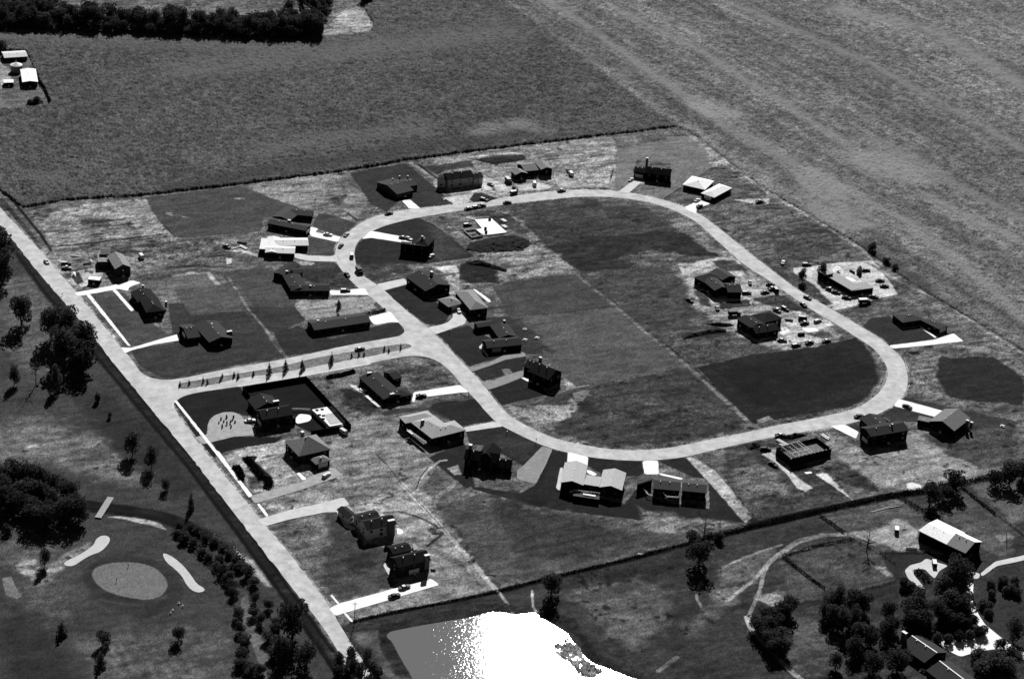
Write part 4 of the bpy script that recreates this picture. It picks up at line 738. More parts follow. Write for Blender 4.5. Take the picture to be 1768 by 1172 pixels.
def pool():
    pts = WP('d3:1015,345 1245,303 1440,520 1240,556 1165,480', .1); c = pts[0]; root = empty('swimming_pool', (c.x, c.y, 0), 'small swimming pool with grey water in a white concrete terrace, inside the dark fence', 'swimming pool')
    w = WP('d3:1172,405 1300,385 1405,515 1245,540 1195,470', .1)
    tri = tessellate_polygon([pts, w]); fl = pts+w; mb = MB()
    for t in tri:
        q = [fl[i]-Vector((c.x, c.y, 0)) for i in t]
        if (q[1]-q[0]).cross(q[2]-q[0]).z < 0: q = q[::-1]
        mb.poly([(p.x, p.y, .16) for p in q])
    mb.build('terrace', mat('terrace', 250, .9, .05, .5), root); m2 = MB(); m2.poly([(p.x-c.x, p.y-c.y, .1) for p in (w if (w[1]-w[0]).cross(w[2]-w[0]).z > 0 else w[::-1])]); m2.build('pool_water', mat('pool_water', 165, .2, .25, .35), root)
    rails(root, 'pool_rail', 'd3:1250,303 1430,515', .16, 1.0, 200, .1, 1.5)
    m3 = MB()
    for s in ('d3:1080,345', 'd3:1145,335', 'd3:1110,405', 'd3:1160,455', 'd3:1160,415'):
        p = at(*P(s)[0], .5)-Vector((c.x, c.y, 0)); m3.box(p.x-.8, p.x+.8, p.y-.3, p.y+.3, .17, .6)
    m3.build('lounge', mat('lounge', 40), root)
pool()
def pfence(s, h, label, tone=60, gap=3., name='rail_fence'):
    pts = WP(s); c = pts[0].copy(); root = empty(name, c, label, 'fence'); o = rails(root, 'rail_run', s, 0, h, tone, .12, gap); return root
pfence('c2:1130,30 1300,160 1425,252 1520,330', 1.2, 'rail fence running diagonally down the pasture at the right edge', 110)
pfence('c2:715,70 820,140 970,222', 1.2, 'rail fence from the hedge line to the white-roofed barn', 40)
pfence('c2:232,180 300,225 378,282', 1.2, 'short rail fence between two pastures by the curving track', 40)
pfence('c2:400,290 520,355 600,405 688,465', 1.2, 'rail fence beside the bare tree of the farm paddock', 60)
pfence('c2:0,425 120,520 260,622', 1.2, 'rail fence on the west side of the farm paddock', 40); pfence('c2:478,626 590,600 690,572', 1.2, 'rail fence on the south side of the farm paddock', 120)
pfence('c2:590,400 760,395 870,400', 1.2, 'low rail fence in front of the big barn', 70)

# ================================================================== VEGETATION
LEAF = [mat('leaf', t, .85, .35, .25) for t in (62, 74, 54)]; BARK = mat('bark', 60); GRN = mat('leaf_pale', 82, .85, .3, .3); HED = mat('hedge_leaf', 22, .9, .4, .4)
def thin_leaf(m, f):
    n = m.node_tree.nodes; l = m.node_tree.links; b = n['Principled BSDF']; t = n.new('ShaderNodeBsdfTranslucent'); mx = n.new('ShaderNodeMixShader'); mx.inputs[0].default_value = f
    src = b.inputs['Base Color'].links[0].from_socket; l.new(src, t.inputs[0]); l.new(b.outputs[0], mx.inputs[1]); l.new(t.outputs[0], mx.inputs[2]); l.new(mx.outputs[0], n['Material Output'].inputs[0]); return m
for m_ in LEAF+[GRN]: thin_leaf(m_, .4)
def crown_mesh(kind, n, r, h, seed, leaf=.55, z0=None):
    rd = np.random.default_rng(seed); lobes = []
    if kind == 'round':
        z0 = .14*h if z0 is None else z0
        for i in range(14):
            a = rd.random()*2*pi; q = rd.random()**.6*.62*r; zz = z0+(h-z0)*(.15+.75*rd.random()); rr = r*(.33+.25*rd.random())*(1.15-.5*abs((zz-z0)/(h-z0)-.45)); lobes.append((q*cos(a), q*sin(a), min(zz, h-rr*.7), rr))
    elif kind == 'cone':
        for i in range(18):
            f = i/17.; a = rd.random()*2*pi; rr = r*(1-f)*.75+.22*r*.5; q = r*(1-f)*.35; lobes.append((q*cos(a), q*sin(a), .08*h+f*h*.88, rr))
    elif kind == 'bush':
        for i in range(7):
            a = rd.random()*2*pi; q = rd.random()*.45*r; rr = r*(.55+.2*rd.random()); lobes.append((q*cos(a), q*sin(a), h*(.3+.35*rd.random()), min(rr, h*.55)))
    V = []; Fc = []
    L = np.array(lobes); wgt = L[:,3]**2; wgt /= wgt.sum(); pick = rd.choice(len(L), n, p=wgt)
    dirs = rd.normal(size=(n,3)); dirs /= np.linalg.norm(dirs, axis=1)[:,None]; rad = L[pick,3]*(.72+.36*rd.random(n)); P0 = L[pick,:3]+dirs*rad[:,None]; P0[:,2] = np.maximum(P0[:,2], .1)
    nr = dirs+.7*rd.normal(size=(n,3)); nr /= np.linalg.norm(nr, axis=1)[:,None]; up = rd.normal(size=(n,3)); U = np.cross(nr, up); U /= np.linalg.norm(U, axis=1)[:,None]; W_ = np.cross(nr, U)
    s = leaf*(.6+.8*rd.random(n))[:,None]; q = np.stack([P0-U*s, P0-W_*s*.7, P0+U*s, P0+W_*s*.7], 1).reshape(-1,3)
    me = bpy.data.meshes.new('crown'); me.from_pydata([tuple(x) for x in q], [], [(4*i,4*i+1,4*i+2,4*i+3) for i in range(n)]); return me
def trunk_mesh(h, r, lean=0, limbs=5, seed=0):
    rd = random.Random(seed); mb = MB(); mb.tube([(0,0,-.1),(.1,0,h*.35),(.2*rd.random(),.1,h*.75)], [r, r*.7, r*.3], 6)
    for i in range(limbs):
        a = rd.random()*6.3; l = h*.28; z0 = h*(.3+.35*rd.random()); mb.tube([(0,0,z0),(cos(a)*l*.5,sin(a)*l*.5,z0+l*.5),(cos(a)*l,sin(a)*l,z0+l*.8)], [r*.45,r*.3,r*.1], 5)
    me = bpy.data.meshes.new('trunk'); me.from_pydata(mb.v, [], mb.f); me.materials.append(BARK); return me
PROTO = {}
for i in range(4):
    PROTO['round%d' % i] = [(crown_mesh('round', 1500, 5.3, 12., 10+i, .5), LEAF[i % 3], 'crown'), (trunk_mesh(12, .4, seed=i), BARK, 'trunk')]
    PROTO['bush%d' % i] = [(crown_mesh('bush', 420, 2.2, 3.2, 30+i, .33), LEAF[(i+1) % 3], 'foliage'), (trunk_mesh(2.4, .12, limbs=3, seed=i), BARK, 'stem')]
for i in range(2): PROTO['cone%d' % i] = [(crown_mesh('cone', 420, 2., 8., 50+i, .38), LEAF[i], 'crown'), (trunk_mesh(5, .14, limbs=1, seed=i), BARK, 'trunk')]
PROTO['pale0'] = [(crown_mesh('bush', 700, 3.5, 5, 61, .4), GRN, 'foliage'), (trunk_mesh(3.5, .2, seed=2), BARK, 'stem')]
for kk, v in PROTO.items():
    for me, m_, n_ in v:
        if n_ in ('crown', 'foliage'): me.materials.append(m_)
NAMES = dict(round='tree', bush='shrub', cone='conifer', pale='shrub')
NAT = dict(round=(5., 12.), bush=(2.2, 3.2), cone=(2., 8.), pale=(3.5, 5.))
def tree(kind, px, h, label, group=None, r=None, cat=None, world=None):
    p = world or at(*px); i = random.randrange(dict(round=4, bush=4, cone=2, pale=1)[kind]); n = NAT[kind]; sz = h/n[1]; sx = (r/n[0]) if r else sz
    root = empty(NAMES[kind], (p.x, p.y, 0), label, cat or NAMES[kind], group, random.random()*6.28); root.scale = (sx*random.uniform(.88,1.1), sx*random.uniform(.88,1.12), sz*random.uniform(.92,1.06))
    for me, m_, nm in PROTO['%s%d' % (kind, i)]:
        o = bpy.data.objects.new(nm, me); C.objects.link(o); o.parent = root
    return root
T = lambda kind, s, h, label, r=None, g=None: [tree(kind, q, h, label, g, r) for q in P(s)]
def bare(s, h, label, seed=1, tone=70):
    p = at(*P(s)[0]); rd = random.Random(seed); root = empty('bare_tree', p, label, 'tree'); mb = MB(); mb.tube([(0,0,-.1),(.2,0,h*.4),(.1,.3,h)], [.28,.2,.05], 6); mb.build('trunk', mat('bark', tone), root); m2 = MB()
    for i in range(16):
        a = rd.random()*6.3; z0 = h*rd.uniform(.3,.85); l = h*.32*rd.uniform(.6,1.2); e = (cos(a)*l, sin(a)*l, z0+l*.7); m2.tube([(0,0,z0),(cos(a)*l*.5,sin(a)*l*.5,z0+l*.25),e], [.12,.08,.03], 4)
        for j in range(3):
            b = a+rd.uniform(-1,1); m2.tube([(cos(a)*l*.6,sin(a)*l*.6,z0+l*.35),(cos(a)*l*.6+cos(b)*l*.5,sin(a)*l*.6+sin(b)*l*.5,z0+l*.6)], [.06,.02], 4)
    m2.build('limb', mat('bark', tone), root)
# golf course trees
T('round','i:37,562',17,'lone round tree on the golf course nearest the left edge, casting a dark shadow',5.2)
T('round','i:90,588',18,'round tree just up-left of the great dark tree clump by the straight road',6)
for s, h, r, l in (('i:120,592',19,7,'northern crown of the great dark tree clump beside the straight road'),('i:146,612',20,7,'crown of the great dark clump that overhangs the ditch of the straight road'),('i:112,628',20,7,'western crown of the great dark tree clump beside the straight road'),('i:142,640',17,6.5,'southern crown of the great dark tree clump beside the straight road')): T('round', s, h, l, r)
T('round','i:98,672',13,'small tree below the great dark clump with its own shadow',2.6); T('round','i:25,664',10,'small separate tree at the left edge below the lone round tree',2.6); bare('i:62,664',14,'thin leaning bare tree on the golf course left of the great dark clump',3)
T('bush','i:169,693',4.6,'small dark shrub on the fairway below the tree clump',1.8); T('bush','i:190,721',3,'tiny dark shrub on the fairway nearest the road junction',1.2)
T('round','i:229,786',12,'single dense tree on the slope midway along the golf course side of the straight road',4.0); T('round','i:262,808',11,'two-tiered tree above the creek with its shadow just below',3.2); T('round','i:286,846',5.5,'little dark tree between the two-tiered tree and the creek',1.9); T('cone','i:330,878',11,'narrow upright conifer on the bank east of the plank bridge',1.6)
T('round','i:-2,462',24,'huge dark tree cut by the left edge of the view beside the straight road',8); T('round','i:4,492',18,'lower dark tree cut by the left edge of the view',6)
T('bush','i:15,920',5.2,'round shrub near the left edge below the dense grove',2.1); T('round','i:77,977',10,'loose tree on the pale bare patch left of the green',2.7); T('cone','i:107,1094',7,'small conifer below the green near the bottom left',2.4); T('round','i:178,1113',6,'spreading small tree at the bottom of the golf course',2.8); T('cone','i:174,1148',7.5,'dark conifer lowest on the golf course',2.4); T('round','i:308,1106',6.5,'squat tree below the right bunker',2.6)
grove = [(4,842),(22,836),(40,834),(58,842),(76,850),(95,856),(112,862),(128,868),(10,862),(32,862),(52,868),(72,872),(90,880),(110,884),(130,890),(8,882),(28,884),(52,890),(74,896),(96,904),(116,904),(134,900),(60,905),(84,912),(-15,860),(-20,884)]
for x, y in grove: tree('round', (x+random.uniform(-3,3), y+random.uniform(-3,3)), random.uniform(9,13), 'dark round tree in the dense grove at the left edge beside the creek', 'trees of the dense creek grove', random.uniform(3.2,4.4))
bk = 'a4:920,432 960,458 1000,482 1045,530 1080,556 1120,600 1150,630 1185,665 1200,705 1205,745 925,390 985,405 1015,425 1060,462 1110,478 1150,508 1180,540 1220,568 1240,605 1275,640 1310,690 1320,780 1310,850 1350,885 1230,858 1240,930 1265,998 1250,1068 1290,1130 1380,975 1420,930 1440,1010 1400,1060 1460,1090 1340,1140 1385,810 1425,900 940,470 1135,560 1200,620 1255,1010 1300,1150 1240,1110'
for x, y in P(bk): tree('bush' if y < 990 else 'round', (x, y), random.uniform(2.8,3.8) if y < 990 else random.uniform(3.8,5.2), 'round dark bush in the double row along the creek east of the green', 'bushes lining the creek', random.uniform(2.1,2.9), 'bush')
T('round','i:505,1100',16,'tall dark tree where the creek bushes meet the straight road',5.6); T('round','i:482,1140',12,'dark tree at the bottom edge left of the straight road',4.4); T('round','i:530,1150',11,'broad tree touching the lower end of the straight road on its golf course side',4.5)
bare('c4:180,520',13,'bare branching tree at the foot of the straight road near the pond',5,45); bare('c4:260,500',10,'bare shrubby tree between the straight road and the pond corner',8,45)
for x, y in P('c4:120,470 160,520 200,500 230,540 290,520 330,540 110,530 270,440 180,430'): tree('bush', (x, y), random.uniform(4,6.5), 'tangled dark brush between the pond and the foot of the straight road', 'brush at the foot of the straight road', 2.6)
# median planting
for x, y in P('a6:442,1068 588,1036 738,1030 1000,970'): tree('cone', (x, y), 7, 'slim young conifer standing in the entry street median', 'young conifers of the median', 1.5)
for x, y in P('a6:20,1100 125,1090 160,1105 300,1078 1180,915 1245,905 1292,905 1475,858 1515,870 1622,845 b2:150,225 228,210 345,195 380,205 490,185 605,148 640,160 768,138'): tree('cone', (x, y), random.uniform(2.5,3.6), 'knee-high young planting in the entry street median', 'small plantings of the median', .7, 'young tree')
T('cone','i:585,531',6,'small conifer on the pale lot north of the long ranch house, upper of two',1.3); T('cone','i:584,551',4.5,'small conifer right behind the roof of the long ranch house, lower of two',1.3)
T('round','i:1207,977',13,'solitary round-crowned tree in the pasture above its round shadow',5.0); T('round','i:951,1030',11,'solitary dark tree in the pasture north of the pond',4.2)
T('round','c3:915,300',7,'bushy tree on the hedge line at the left of the bare tree',3.2); bare('c3:990,285',14,'bare tree with few limbs rising from the long hedge line',4,30); T('bush','c3:1020,288',5,'dark shrub right of the bare tree on the hedge line',2.4); T('bush','c3:1082,272',4.5,'rounded shrub in the long hedge line above the solitary tree',2.6)
for s, h, r, l in (('i:1604,868',11,4.4,'tall bushy tree where the long hedge meets the pasture fence'),('i:1628,862',8,4,'lower tree beside the tall bushy tree on the long hedge'),('i:1645,848',11,5,'dark tree right of the pair on the long hedge line'),('i:1718,838',9,4,'dark tree near the right edge on the hedge line'),('i:1742,836',10.5,4.8,'biggest tree at the right edge on the hedge line'),('i:1765,828',9.5,4.2,'tree half cut by the right edge on the hedge line')): T('round', s, h, l, r)
T('round','c2:115,0',5,'',2) if False else None
cl = [('c2:290,760',10,4),('c2:345,740',13,5),('c2:300,840',11,4.5),('c2:370,880',12,4.5),('c2:440,760',12,5),('c2:500,770',10,4),('c2:430,860',12,4.5),('c2:250,800',9,3.5),('c2:470,960',12,4.5),('c2:540,970',10,4),('c2:430,1030',11,4),('c2:640,830',13,3.8),('c2:640,930',11,4),('c2:680,880',8,3)]
for s, h, r in cl: tree('round', P(s)[0], h*.88, 'dark loose tree of the grove west of the farmhouse', 'trees of the grove west of the farmhouse', r*.82)
for s, h, r in [('c2:800,800',12,5.5),('c2:840,860',11,5.5),('c2:780,860',10,4.5),('c2:870,800',9,4)]: tree('round', P(s)[0], h, 'dense dark tree directly behind the farmhouse roof', 'dense trees behind the farmhouse', r)
for s, h, r in [('c2:1040,650',17,5.6),('c2:975,690',12,4.2),('c2:1105,610',12,4),('c2:1010,770',12,5),('c2:1060,790',11,4.6),('c2:1110,815',9,4),('c2:960,820',9,4),('c2:1040,855',8,4.4),('c2:1150,850',6,3),('c2:1110,865',6,3)]: tree('round', P(s)[0], h, 'great dark tree of the clump between the barn and the farm drive', 'great tree clump by the farm drive', r)
for x, y in P('c2:735,612 785,635 832,662 945,942 1015,950 1080,940 1145,928 1195,912 1220,905'): tree('bush', (x, y), 4.6, 'clipped round shrub lining the farmhouse drive', 'clipped shrubs of the farmhouse', 2.7)
for x, y in P('c2:1270,612 1340,600 1370,650 1400,640 1420,600 1275,672 1222,735 1255,748 1260,783 1350,580 1425,660'): tree('bush', (x, y), 3.6, 'dark bush on the lawn inside the curve of the farm drive', 'bushes inside the farm drive curve', 2.5)
T('round','c2:1405,940',10,'dark tree cut by the right edge at the farm drive',4); T('round','c2:1335,1005',7,'dark tree between the farm drive and the pale shrubbery',3.2); T('bush','c2:1390,1040',5,'dark shrub beside the lowest stretch of the farm drive',2.6)
for x, y in P('c2:1190,1050 1240,1100 1290,1110 1340,1110 1390,1120 1300,1070 1220,1130'): tree('pale', (x, y), 5.5, 'paler leafy shrub of the bank at the bottom right corner', 'pale shrubbery at the bottom right corner', 3.4)
T('round','c2:325,1110',8,'small dark tree at the bottom edge of the pasture',3); T('round','c2:555,1130',9,'dark tree at the bottom edge left of the farmhouse',4.5); T('round','c2:700,1120',10,'dark tree at the bottom edge touching the farmhouse',4.5); T('bush','c2:675,1010',5,'shrub next to the pale post west of the farmhouse',2.6); T('bush','c2:720,1060',5,'shrub under the west eave of the farmhouse',2.6)
bare('c2:517,392',12,'bare winter-like tree standing in the farm paddock',9,50)
for x, y in P('c3:1330,850 1355,880 1390,930 1430,960 1470,1000 1500,1010 1400,800 1440,790 1480,780 1520,775 1550,740 1450,850 1410,870 1480,930 1440,1010'): tree('round', (x, y), random.uniform(6,8), 'dark bush of the thick clump beside the pale farm track', 'bush clump beside the pale track', 3.6, 'bush')
for s, h, r, l in (('c5:778,128',6,2.5,'dark bush at the edge of the streaked field northeast of the building site'),('c5:870,205',3.5,2.2,'bush on the field edge above the sand piles'),('c5:925,245',3.2,2.2,'bush on the field edge right of the sand piles'),('e7:88,335',8,2.6,'dark shrubby tree between the loop road and the bent house shell'),('e7:285,290',9,3.,'dark tree against the northwest end of the bent house shell')): T('round', s, h, l, r)
# woodland strip at the top left
fr = [(-30,50),(0,50),(50,50),(100,51),(180,55),(240,58),(300,60),(360,62),(400,64),(470,65),(520,66),(556,64)]
def along(pl, step, j=0):
    out = []; acc = 0
    W_ = [at(*p) for p in pl]
    for a, b in zip(W_, W_[1:]):
        d = b-a; L = d.length
        while acc < L: out.append(a+d*(acc/L)); acc += step
        acc -= L
    return out
n = 0
for row, (dy, h) in enumerate(((0,(7,13)),(7,(9,17)),(15,(9,17)),(24,(8,14)))):
    for p in along(fr, 6.5 if row < 2 else 8.5):
        pp = p+Vector((random.uniform(-1.5,1.5), random.uniform(-3,3)+dy, 0))
        if row == 3 and random.random() < .5: continue
        tree('round', None, random.uniform(*h), 'dark woodland tree in the belt along the top left beyond the corn', 'woodland belt at the top left', random.uniform(4.2,5.6), world=pp)
for s in ('c8:340,160','c8:375,165','c8:320,120','c8:350,90','c8:300,150','c8:270,150','c8:400,80','c8:390,50','c8:360,60','c8:420,40','c8:330,40','c8:300,60','c8:250,60','c8:580,5','c8:600,0'): tree('round', P(s)[0], random.uniform(8,14), 'tree at the ragged east end of the woodland belt beside the pale clearing', 'east end of the woodland belt', random.uniform(3.6,5))
for x in range(-20, 90, 17): tree('round', (x, 30+random.uniform(-6,4)), 14, 'rear tree of the woodland belt near the top left corner', 'rear woodland trees at the top left corner', 5.5); tree('round', (x+8, 14), 13, 'rear tree of the woodland belt near the top left corner', 'rear woodland trees at the top left corner', 5)
T('round','a1:0,340',8,'dark tree at the left edge behind the pale farm shed',5); T('bush','a1:245,690',4,'low dark bush at the corner of the farmyard',3.4); T('bush','a1:205,700',3,'low flat bush left of the farmyard corner bush',2.8)
# hedges and weedy fence lines
def hedge(s, h, w, label, dens=16, m=None, jit=.35, name='hedgerow', leaf=.3, cat='hedge'):
    pts = WP(s); c = pts[0]; V = []; Fc = []; rd = np.random.default_rng(len(s)+int(h*10))
    for a, b in zip(pts, pts[1:]):
        d = b-a; L = d.length; nrm = Vector((-d.y, d.x, 0)).normalized(); cnt = int(L*dens*w)
        for i in range(cnt):
            t = rd.random(); hh = h*(.6+jit*2*vn(np.array([a.x+d.x*t]), np.array([a.y+d.y*t]), 5, 3)[0]); p = a+d*t+nrm*(rd.random()-.5)*w*(.7+.6*rd.random())-c; zz = rd.random()**.7*hh
            n1 = Vector(rd.normal(size=3)).normalized(); u1 = n1.orthogonal().normalized(); v1 = n1.cross(u1); s1 = leaf*(.6+.7*rd.random()); q = Vector((p.x, p.y, max(zz, .05)))
            k0 = len(V); V += [tuple(q-u1*s1), tuple(q-v1*s1*.7), tuple(q+u1*s1), tuple(q+v1*s1*.7)]; Fc.append((k0,k0+1,k0+2,k0+3))
    me = bpy.data.meshes.new(name); me.from_pydata(V, [], Fc); me.materials.append(m or HED); o = bpy.data.objects.new(name, me); C.objects.link(o); o.location = (c.x, c.y, 0); return tag(o, label, cat)
hedge('i:610,1073 650,1063 700,1053 800,1034 860,1020', .7, 1.2, 'ragged western stretch of the long hedge line above the pond'); hedge('i:860,1020 930,1002 1000,985 1100,961 1190,937', .75, 1.4, 'middle stretch of the long hedge line dividing the house lots from the pasture'); hedge('i:1190,937 1300,909 1400,886 1480,868 1530,858 1570,850', 1.2, 2.6, 'dense eastern stretch of the long dark hedge line'); hedge('i:1560,852 1600,846 1660,835 1700,826 1768,812 1830,800', 1.7, 3., 'hedge stretch linking the dark trees near the right edge')
hedge('c1:1030,742 1150,815 1290,885', 1.3, 1.2, 'weedy fence growth running down to the big barn'); hedge('c1:1405,692 1500,770 1600,850', 1.2, 1.2, 'weedy growth on the diagonal pasture fence at the right'); hedge('c2:232,180 300,225 378,282', 1.2, 1.1, 'weeds along the short pasture fence by the curving track'); hedge('c2:5,425 120,520 262,622', 1., 1., 'weeds along the west fence of the farm paddock'); hedge('c2:15,420 200,365 430,320', 1., 1.2, 'weeds on the north side of the farm paddock')
hedge('a6:1290,538 1400,515 1490,492', 1.5, 2.2, 'clipped dark hedge between the pale lot and the white driveway of the long ranch house', 16, None, .1, 'clipped_hedge', .25)
hedge('a1:220,500 260,550 305,610 340,695', 1.6, 1.4, 'dark hedge curving round the farmyard corner', 34)
for s, l in (('b3:20,270 150,250 270,215','dark brush strip behind the dark low house south of the entry street'),('b2:615,905 650,950 672,1010','dark shrub row beside the footpath in front of the hip-roofed brick house'),('b2:705,830 780,925 850,1010','long dark planting bed in front of the hip-roofed brick house'),('b2:870,1000 910,1050 880,1090','rounded dark bed closing the long planting bed')): hedge(s, 1.1, 2.4 if 'brush' in l else 3.4, l, 30, None, .3, 'planting_bed', .35, 'planting bed')
hedge('e8:170,415 210,460 255,510', .9, 4.5, 'oval dark planting bed inside the small farm turning loop', 7, None, .2, 'planting_bed', .35, 'planting bed')
for s, l in (('b2:470,535 500,510 560,505','upper row of dotted plants'),): pass
for i, (x, y) in enumerate(P('b2:478,540 495,510 505,565 520,530 545,495 545,550 575,540 590,520 600,495 615,535 580,575 507,580')): tree('bush', (x, y), random.uniform(1,2), 'tiny dark plant dotted in the pale circular drive bed', 'plants dotted in the pale circular bed', .5, 'plant')
hedge('a4:1000,405 1060,430 1120,465 1180,505 1225,545 1250,600', 2.2, 6, 'low ragged scrub filling the ditch between the creek bushes', 5, LEAF[0], .35, 'ditch_scrub', .4, 'scrub')
hedge('a4:905,400 950,445 1010,490 1060,540 1100,580 1140,630 1180,690', 1.8, 5, 'low ragged scrub along the golf side of the creek bushes', 5, LEAF[0], .35, 'ditch_scrub', .4, 'scrub')
# reeds on the pond's east shore
rd = np.random.default_rng(5); V = []; Fc = []; mp = WP('c4:1305,365 1395,325 1450,390 1480,450 1580,500 1520,545 1440,520 1400,460 1300,410'); c = mp[0]
bx = [min(p.x for p in mp), max(p.x for p in mp), min(p.y for p in mp), max(p.y for p in mp)]; xs = rd.uniform(bx[0], bx[1], 4200); ys = rd.uniform(bx[2], bx[3], 4200); ok = (sdist(xs, ys, mp) < 0) & (vn(xs, ys, 2.2, 3) > .42)
for x, y in zip(xs[ok], ys[ok]):
    hh = .5+1.2*rd.random(); a = rd.random()*6.3; k0 = len(V); V += [(x-c.x-.25*cos(a), y-c.y-.25*sin(a), .05), (x-c.x+.25*cos(a), y-c.y+.25*sin(a), .05), (x-c.x+.1, y-c.y, hh)]; Fc.append((k0,k0+1,k0+2))
gx, gy = np.meshgrid(np.linspace(bx[0]-2, bx[1]+2, 90), np.linspace(bx[2]-2, bx[3]+2, 120)); gd = sdist(gx+2*(vn(gx, gy, 4, 1)-.5), gy+4*(vn(gx, gy, 4, 2)-.5), mp); gk = (gd < -.3) & (fbm(gx, gy, 6, 3) > .36)
tag(grid_mesh('marsh', gx, gy, .09+.12*rd.random(gx.shape), mat('marsh_mud', 135, 1, .6, .5, .1), gk), kind='structure')
me = bpy.data.meshes.new('reeds'); me.from_pydata(V, [], Fc); me.materials.append(thin_leaf(mat('reed', 165, .9, .5, .3), .45)); o = bpy.data.objects.new('reeds', me); C.objects.link(o); o.location = (c.x, c.y, 0); tag(o, 'pale marsh reeds standing in the east side of the pond', 'reeds', kind='stuff')

# ================================================================== VEHICLES
CG = mat('car_glass', 10, .4, .05, 1, spec=.15); TY = mat('tyre', 22, .9); CHR = mat('chrome', 120, .4, .05, 1, spec=.3)
def car_proto(kind):
    """body, roof, glass, four wheels, bumpers, headlights; x is forward"""
    L, W_ = dict(sedan=(5.3,1.95), wagon=(5.4,1.95), pickup=(5.3,2.0), van=(4.9,2.0), truck=(7.2,2.3))[kind]; parts = []
    def loft(secs, mb):   # secs: (x, halfwidth, z0, z1)
        n0 = len(mb.v)
        for x, hw, z0, z1 in secs: mb.v += [(x,-hw,z0),(x,hw,z0),(x,hw*.93,z1),(x,-hw*.93,z1)]
        for i in range(len(secs)-1):
            for j in range(4):
                a = n0+4*i+j; b = n0+4*i+(j+1)%4; mb.f.append((a,b,b+4,a+4)); mb.mi.append(0)
        mb.f.append((n0+3,n0+2,n0+1,n0)); k = n0+4*(len(secs)-1); mb.f.append((k,k+1,k+2,k+3)); mb.mi += [0,0]
    h = L/2; w = W_/2; body = MB(); glass = MB(); roof = MB()
    if kind in ('sedan', 'wagon', 'pickup'):
        if kind == 'pickup':
            loft([(-h,w*.96,.45,.98),(-h+.1,w,.4,1.02),(-.75,w,.38,1.02)], body); body.box(-h+.15,-.8,-w+.12,w-.12,1.02,1.0201); loft([(-.75,w,.38,1.05),(.9,w,.38,1.05),(h-.35,w*.97,.38,.98),(h,w*.9,.45,.85)], body)
            for yy in (-1,1): body.box(-h+.05,-.75,yy*(w-.06)-.05,yy*(w-.06)+.05,1.02,1.3)
            loft([(-.75,w*.9,1.05,1.65),(-.6,w*.88,1.05,1.68),(.5,w*.88,1.05,1.68),(1.0,w*.86,1.05,1.1)], glass); loft([(-.72,w*.82,1.68,1.76),(.5,w*.82,1.68,1.76)], roof)
        else:
            loft([(-h,w*.9,.45,.85),(-h+.2,w*.97,.38,.94),(-1.2,w,.36,.98),(1.0,w,.36,1.0),(h-.3,w*.97,.38,.9),(h,w*.88,.45,.78)], body)
            if kind == 'sedan': loft([(-1.75,w*.84,.95,.99),(-1.0,w*.82,.95,1.4),(.3,w*.82,.95,1.42),(1.1,w*.84,.95,1.0)], glass); loft([(-1.05,w*.76,1.4,1.47),(.35,w*.76,1.41,1.48)], roof)
            else: loft([(-h+.25,w*.84,.9,1.36),(-1.0,w*.82,.95,1.44),(.3,w*.82,.95,1.44),(1.1,w*.84,.95,1.0)], glass); loft([(-h+.3,w*.78,1.4,1.5),(.35,w*.78,1.43,1.5)], roof)
    elif kind == 'van':
        loft([(-h,w*.95,.45,1.95),(-h+.15,w,.4,2.05),(1.6,w,.4,2.05),(h-.15,w*.96,.42,1.2),(h,w*.9,.5,1.1)], body); glass.box(-.2,1.5,-w-.012,w+.012,1.3,1.75); loft([(-h+.1,w*.95,2.05,2.12),(1.5,w*.95,2.05,2.12)], roof)
    else:
        loft([(-h,w,.75,.95),(1.4,w,.75,.95)], body); body.box(-h+.05,1.2,-w,w,.95,2.7); loft([(1.5,w*.95,.5,2.0),(2.6,w*.95,.5,1.95),(3.0,w*.95,.5,1.3),(h,w*.85,.5,1.1)], body); glass.box(1.8,2.5,-w*.95-.015,w*.95+.015,1.35,1.8); roof.box(-h,1.25,-w-.03,w+.03,2.7,2.8)
    parts = [('body', body, 'B'), ('window_glass', glass, CG), ('roof', roof, 'R')]
    wr = .34 if kind != 'truck' else .48
    for sx in (-h*.62, h*.62):
        for sy in (-1, 1):
            wb = MB(); wb.tube([(sx, sy*(w-.22), wr), (sx, sy*(w+.02), wr)], [wr, wr], 10); parts.append(('wheel', wb, TY))
    for sx in (-1, 1): bb = MB(); bb.box(*( (sx*h-.08, sx*h+.08) ), -w*.9, w*.9, .42, .58); parts.append(('bumper', bb, CHR))
    for sy in (-1, 1): bb = MB(); bb.box(h-.02, h+.04, sy*w*.68-.14, sy*w*.68+.14, .62, .76); parts.append(('headlight', bb, CHR))
    return parts
PAINT = {}
def paint(t):
    if t not in PAINT: PAINT[t] = mat('car_paint', int(t*.92), .6, .04, 1, spec=.08)
    return PAINT[t]
CP = {}
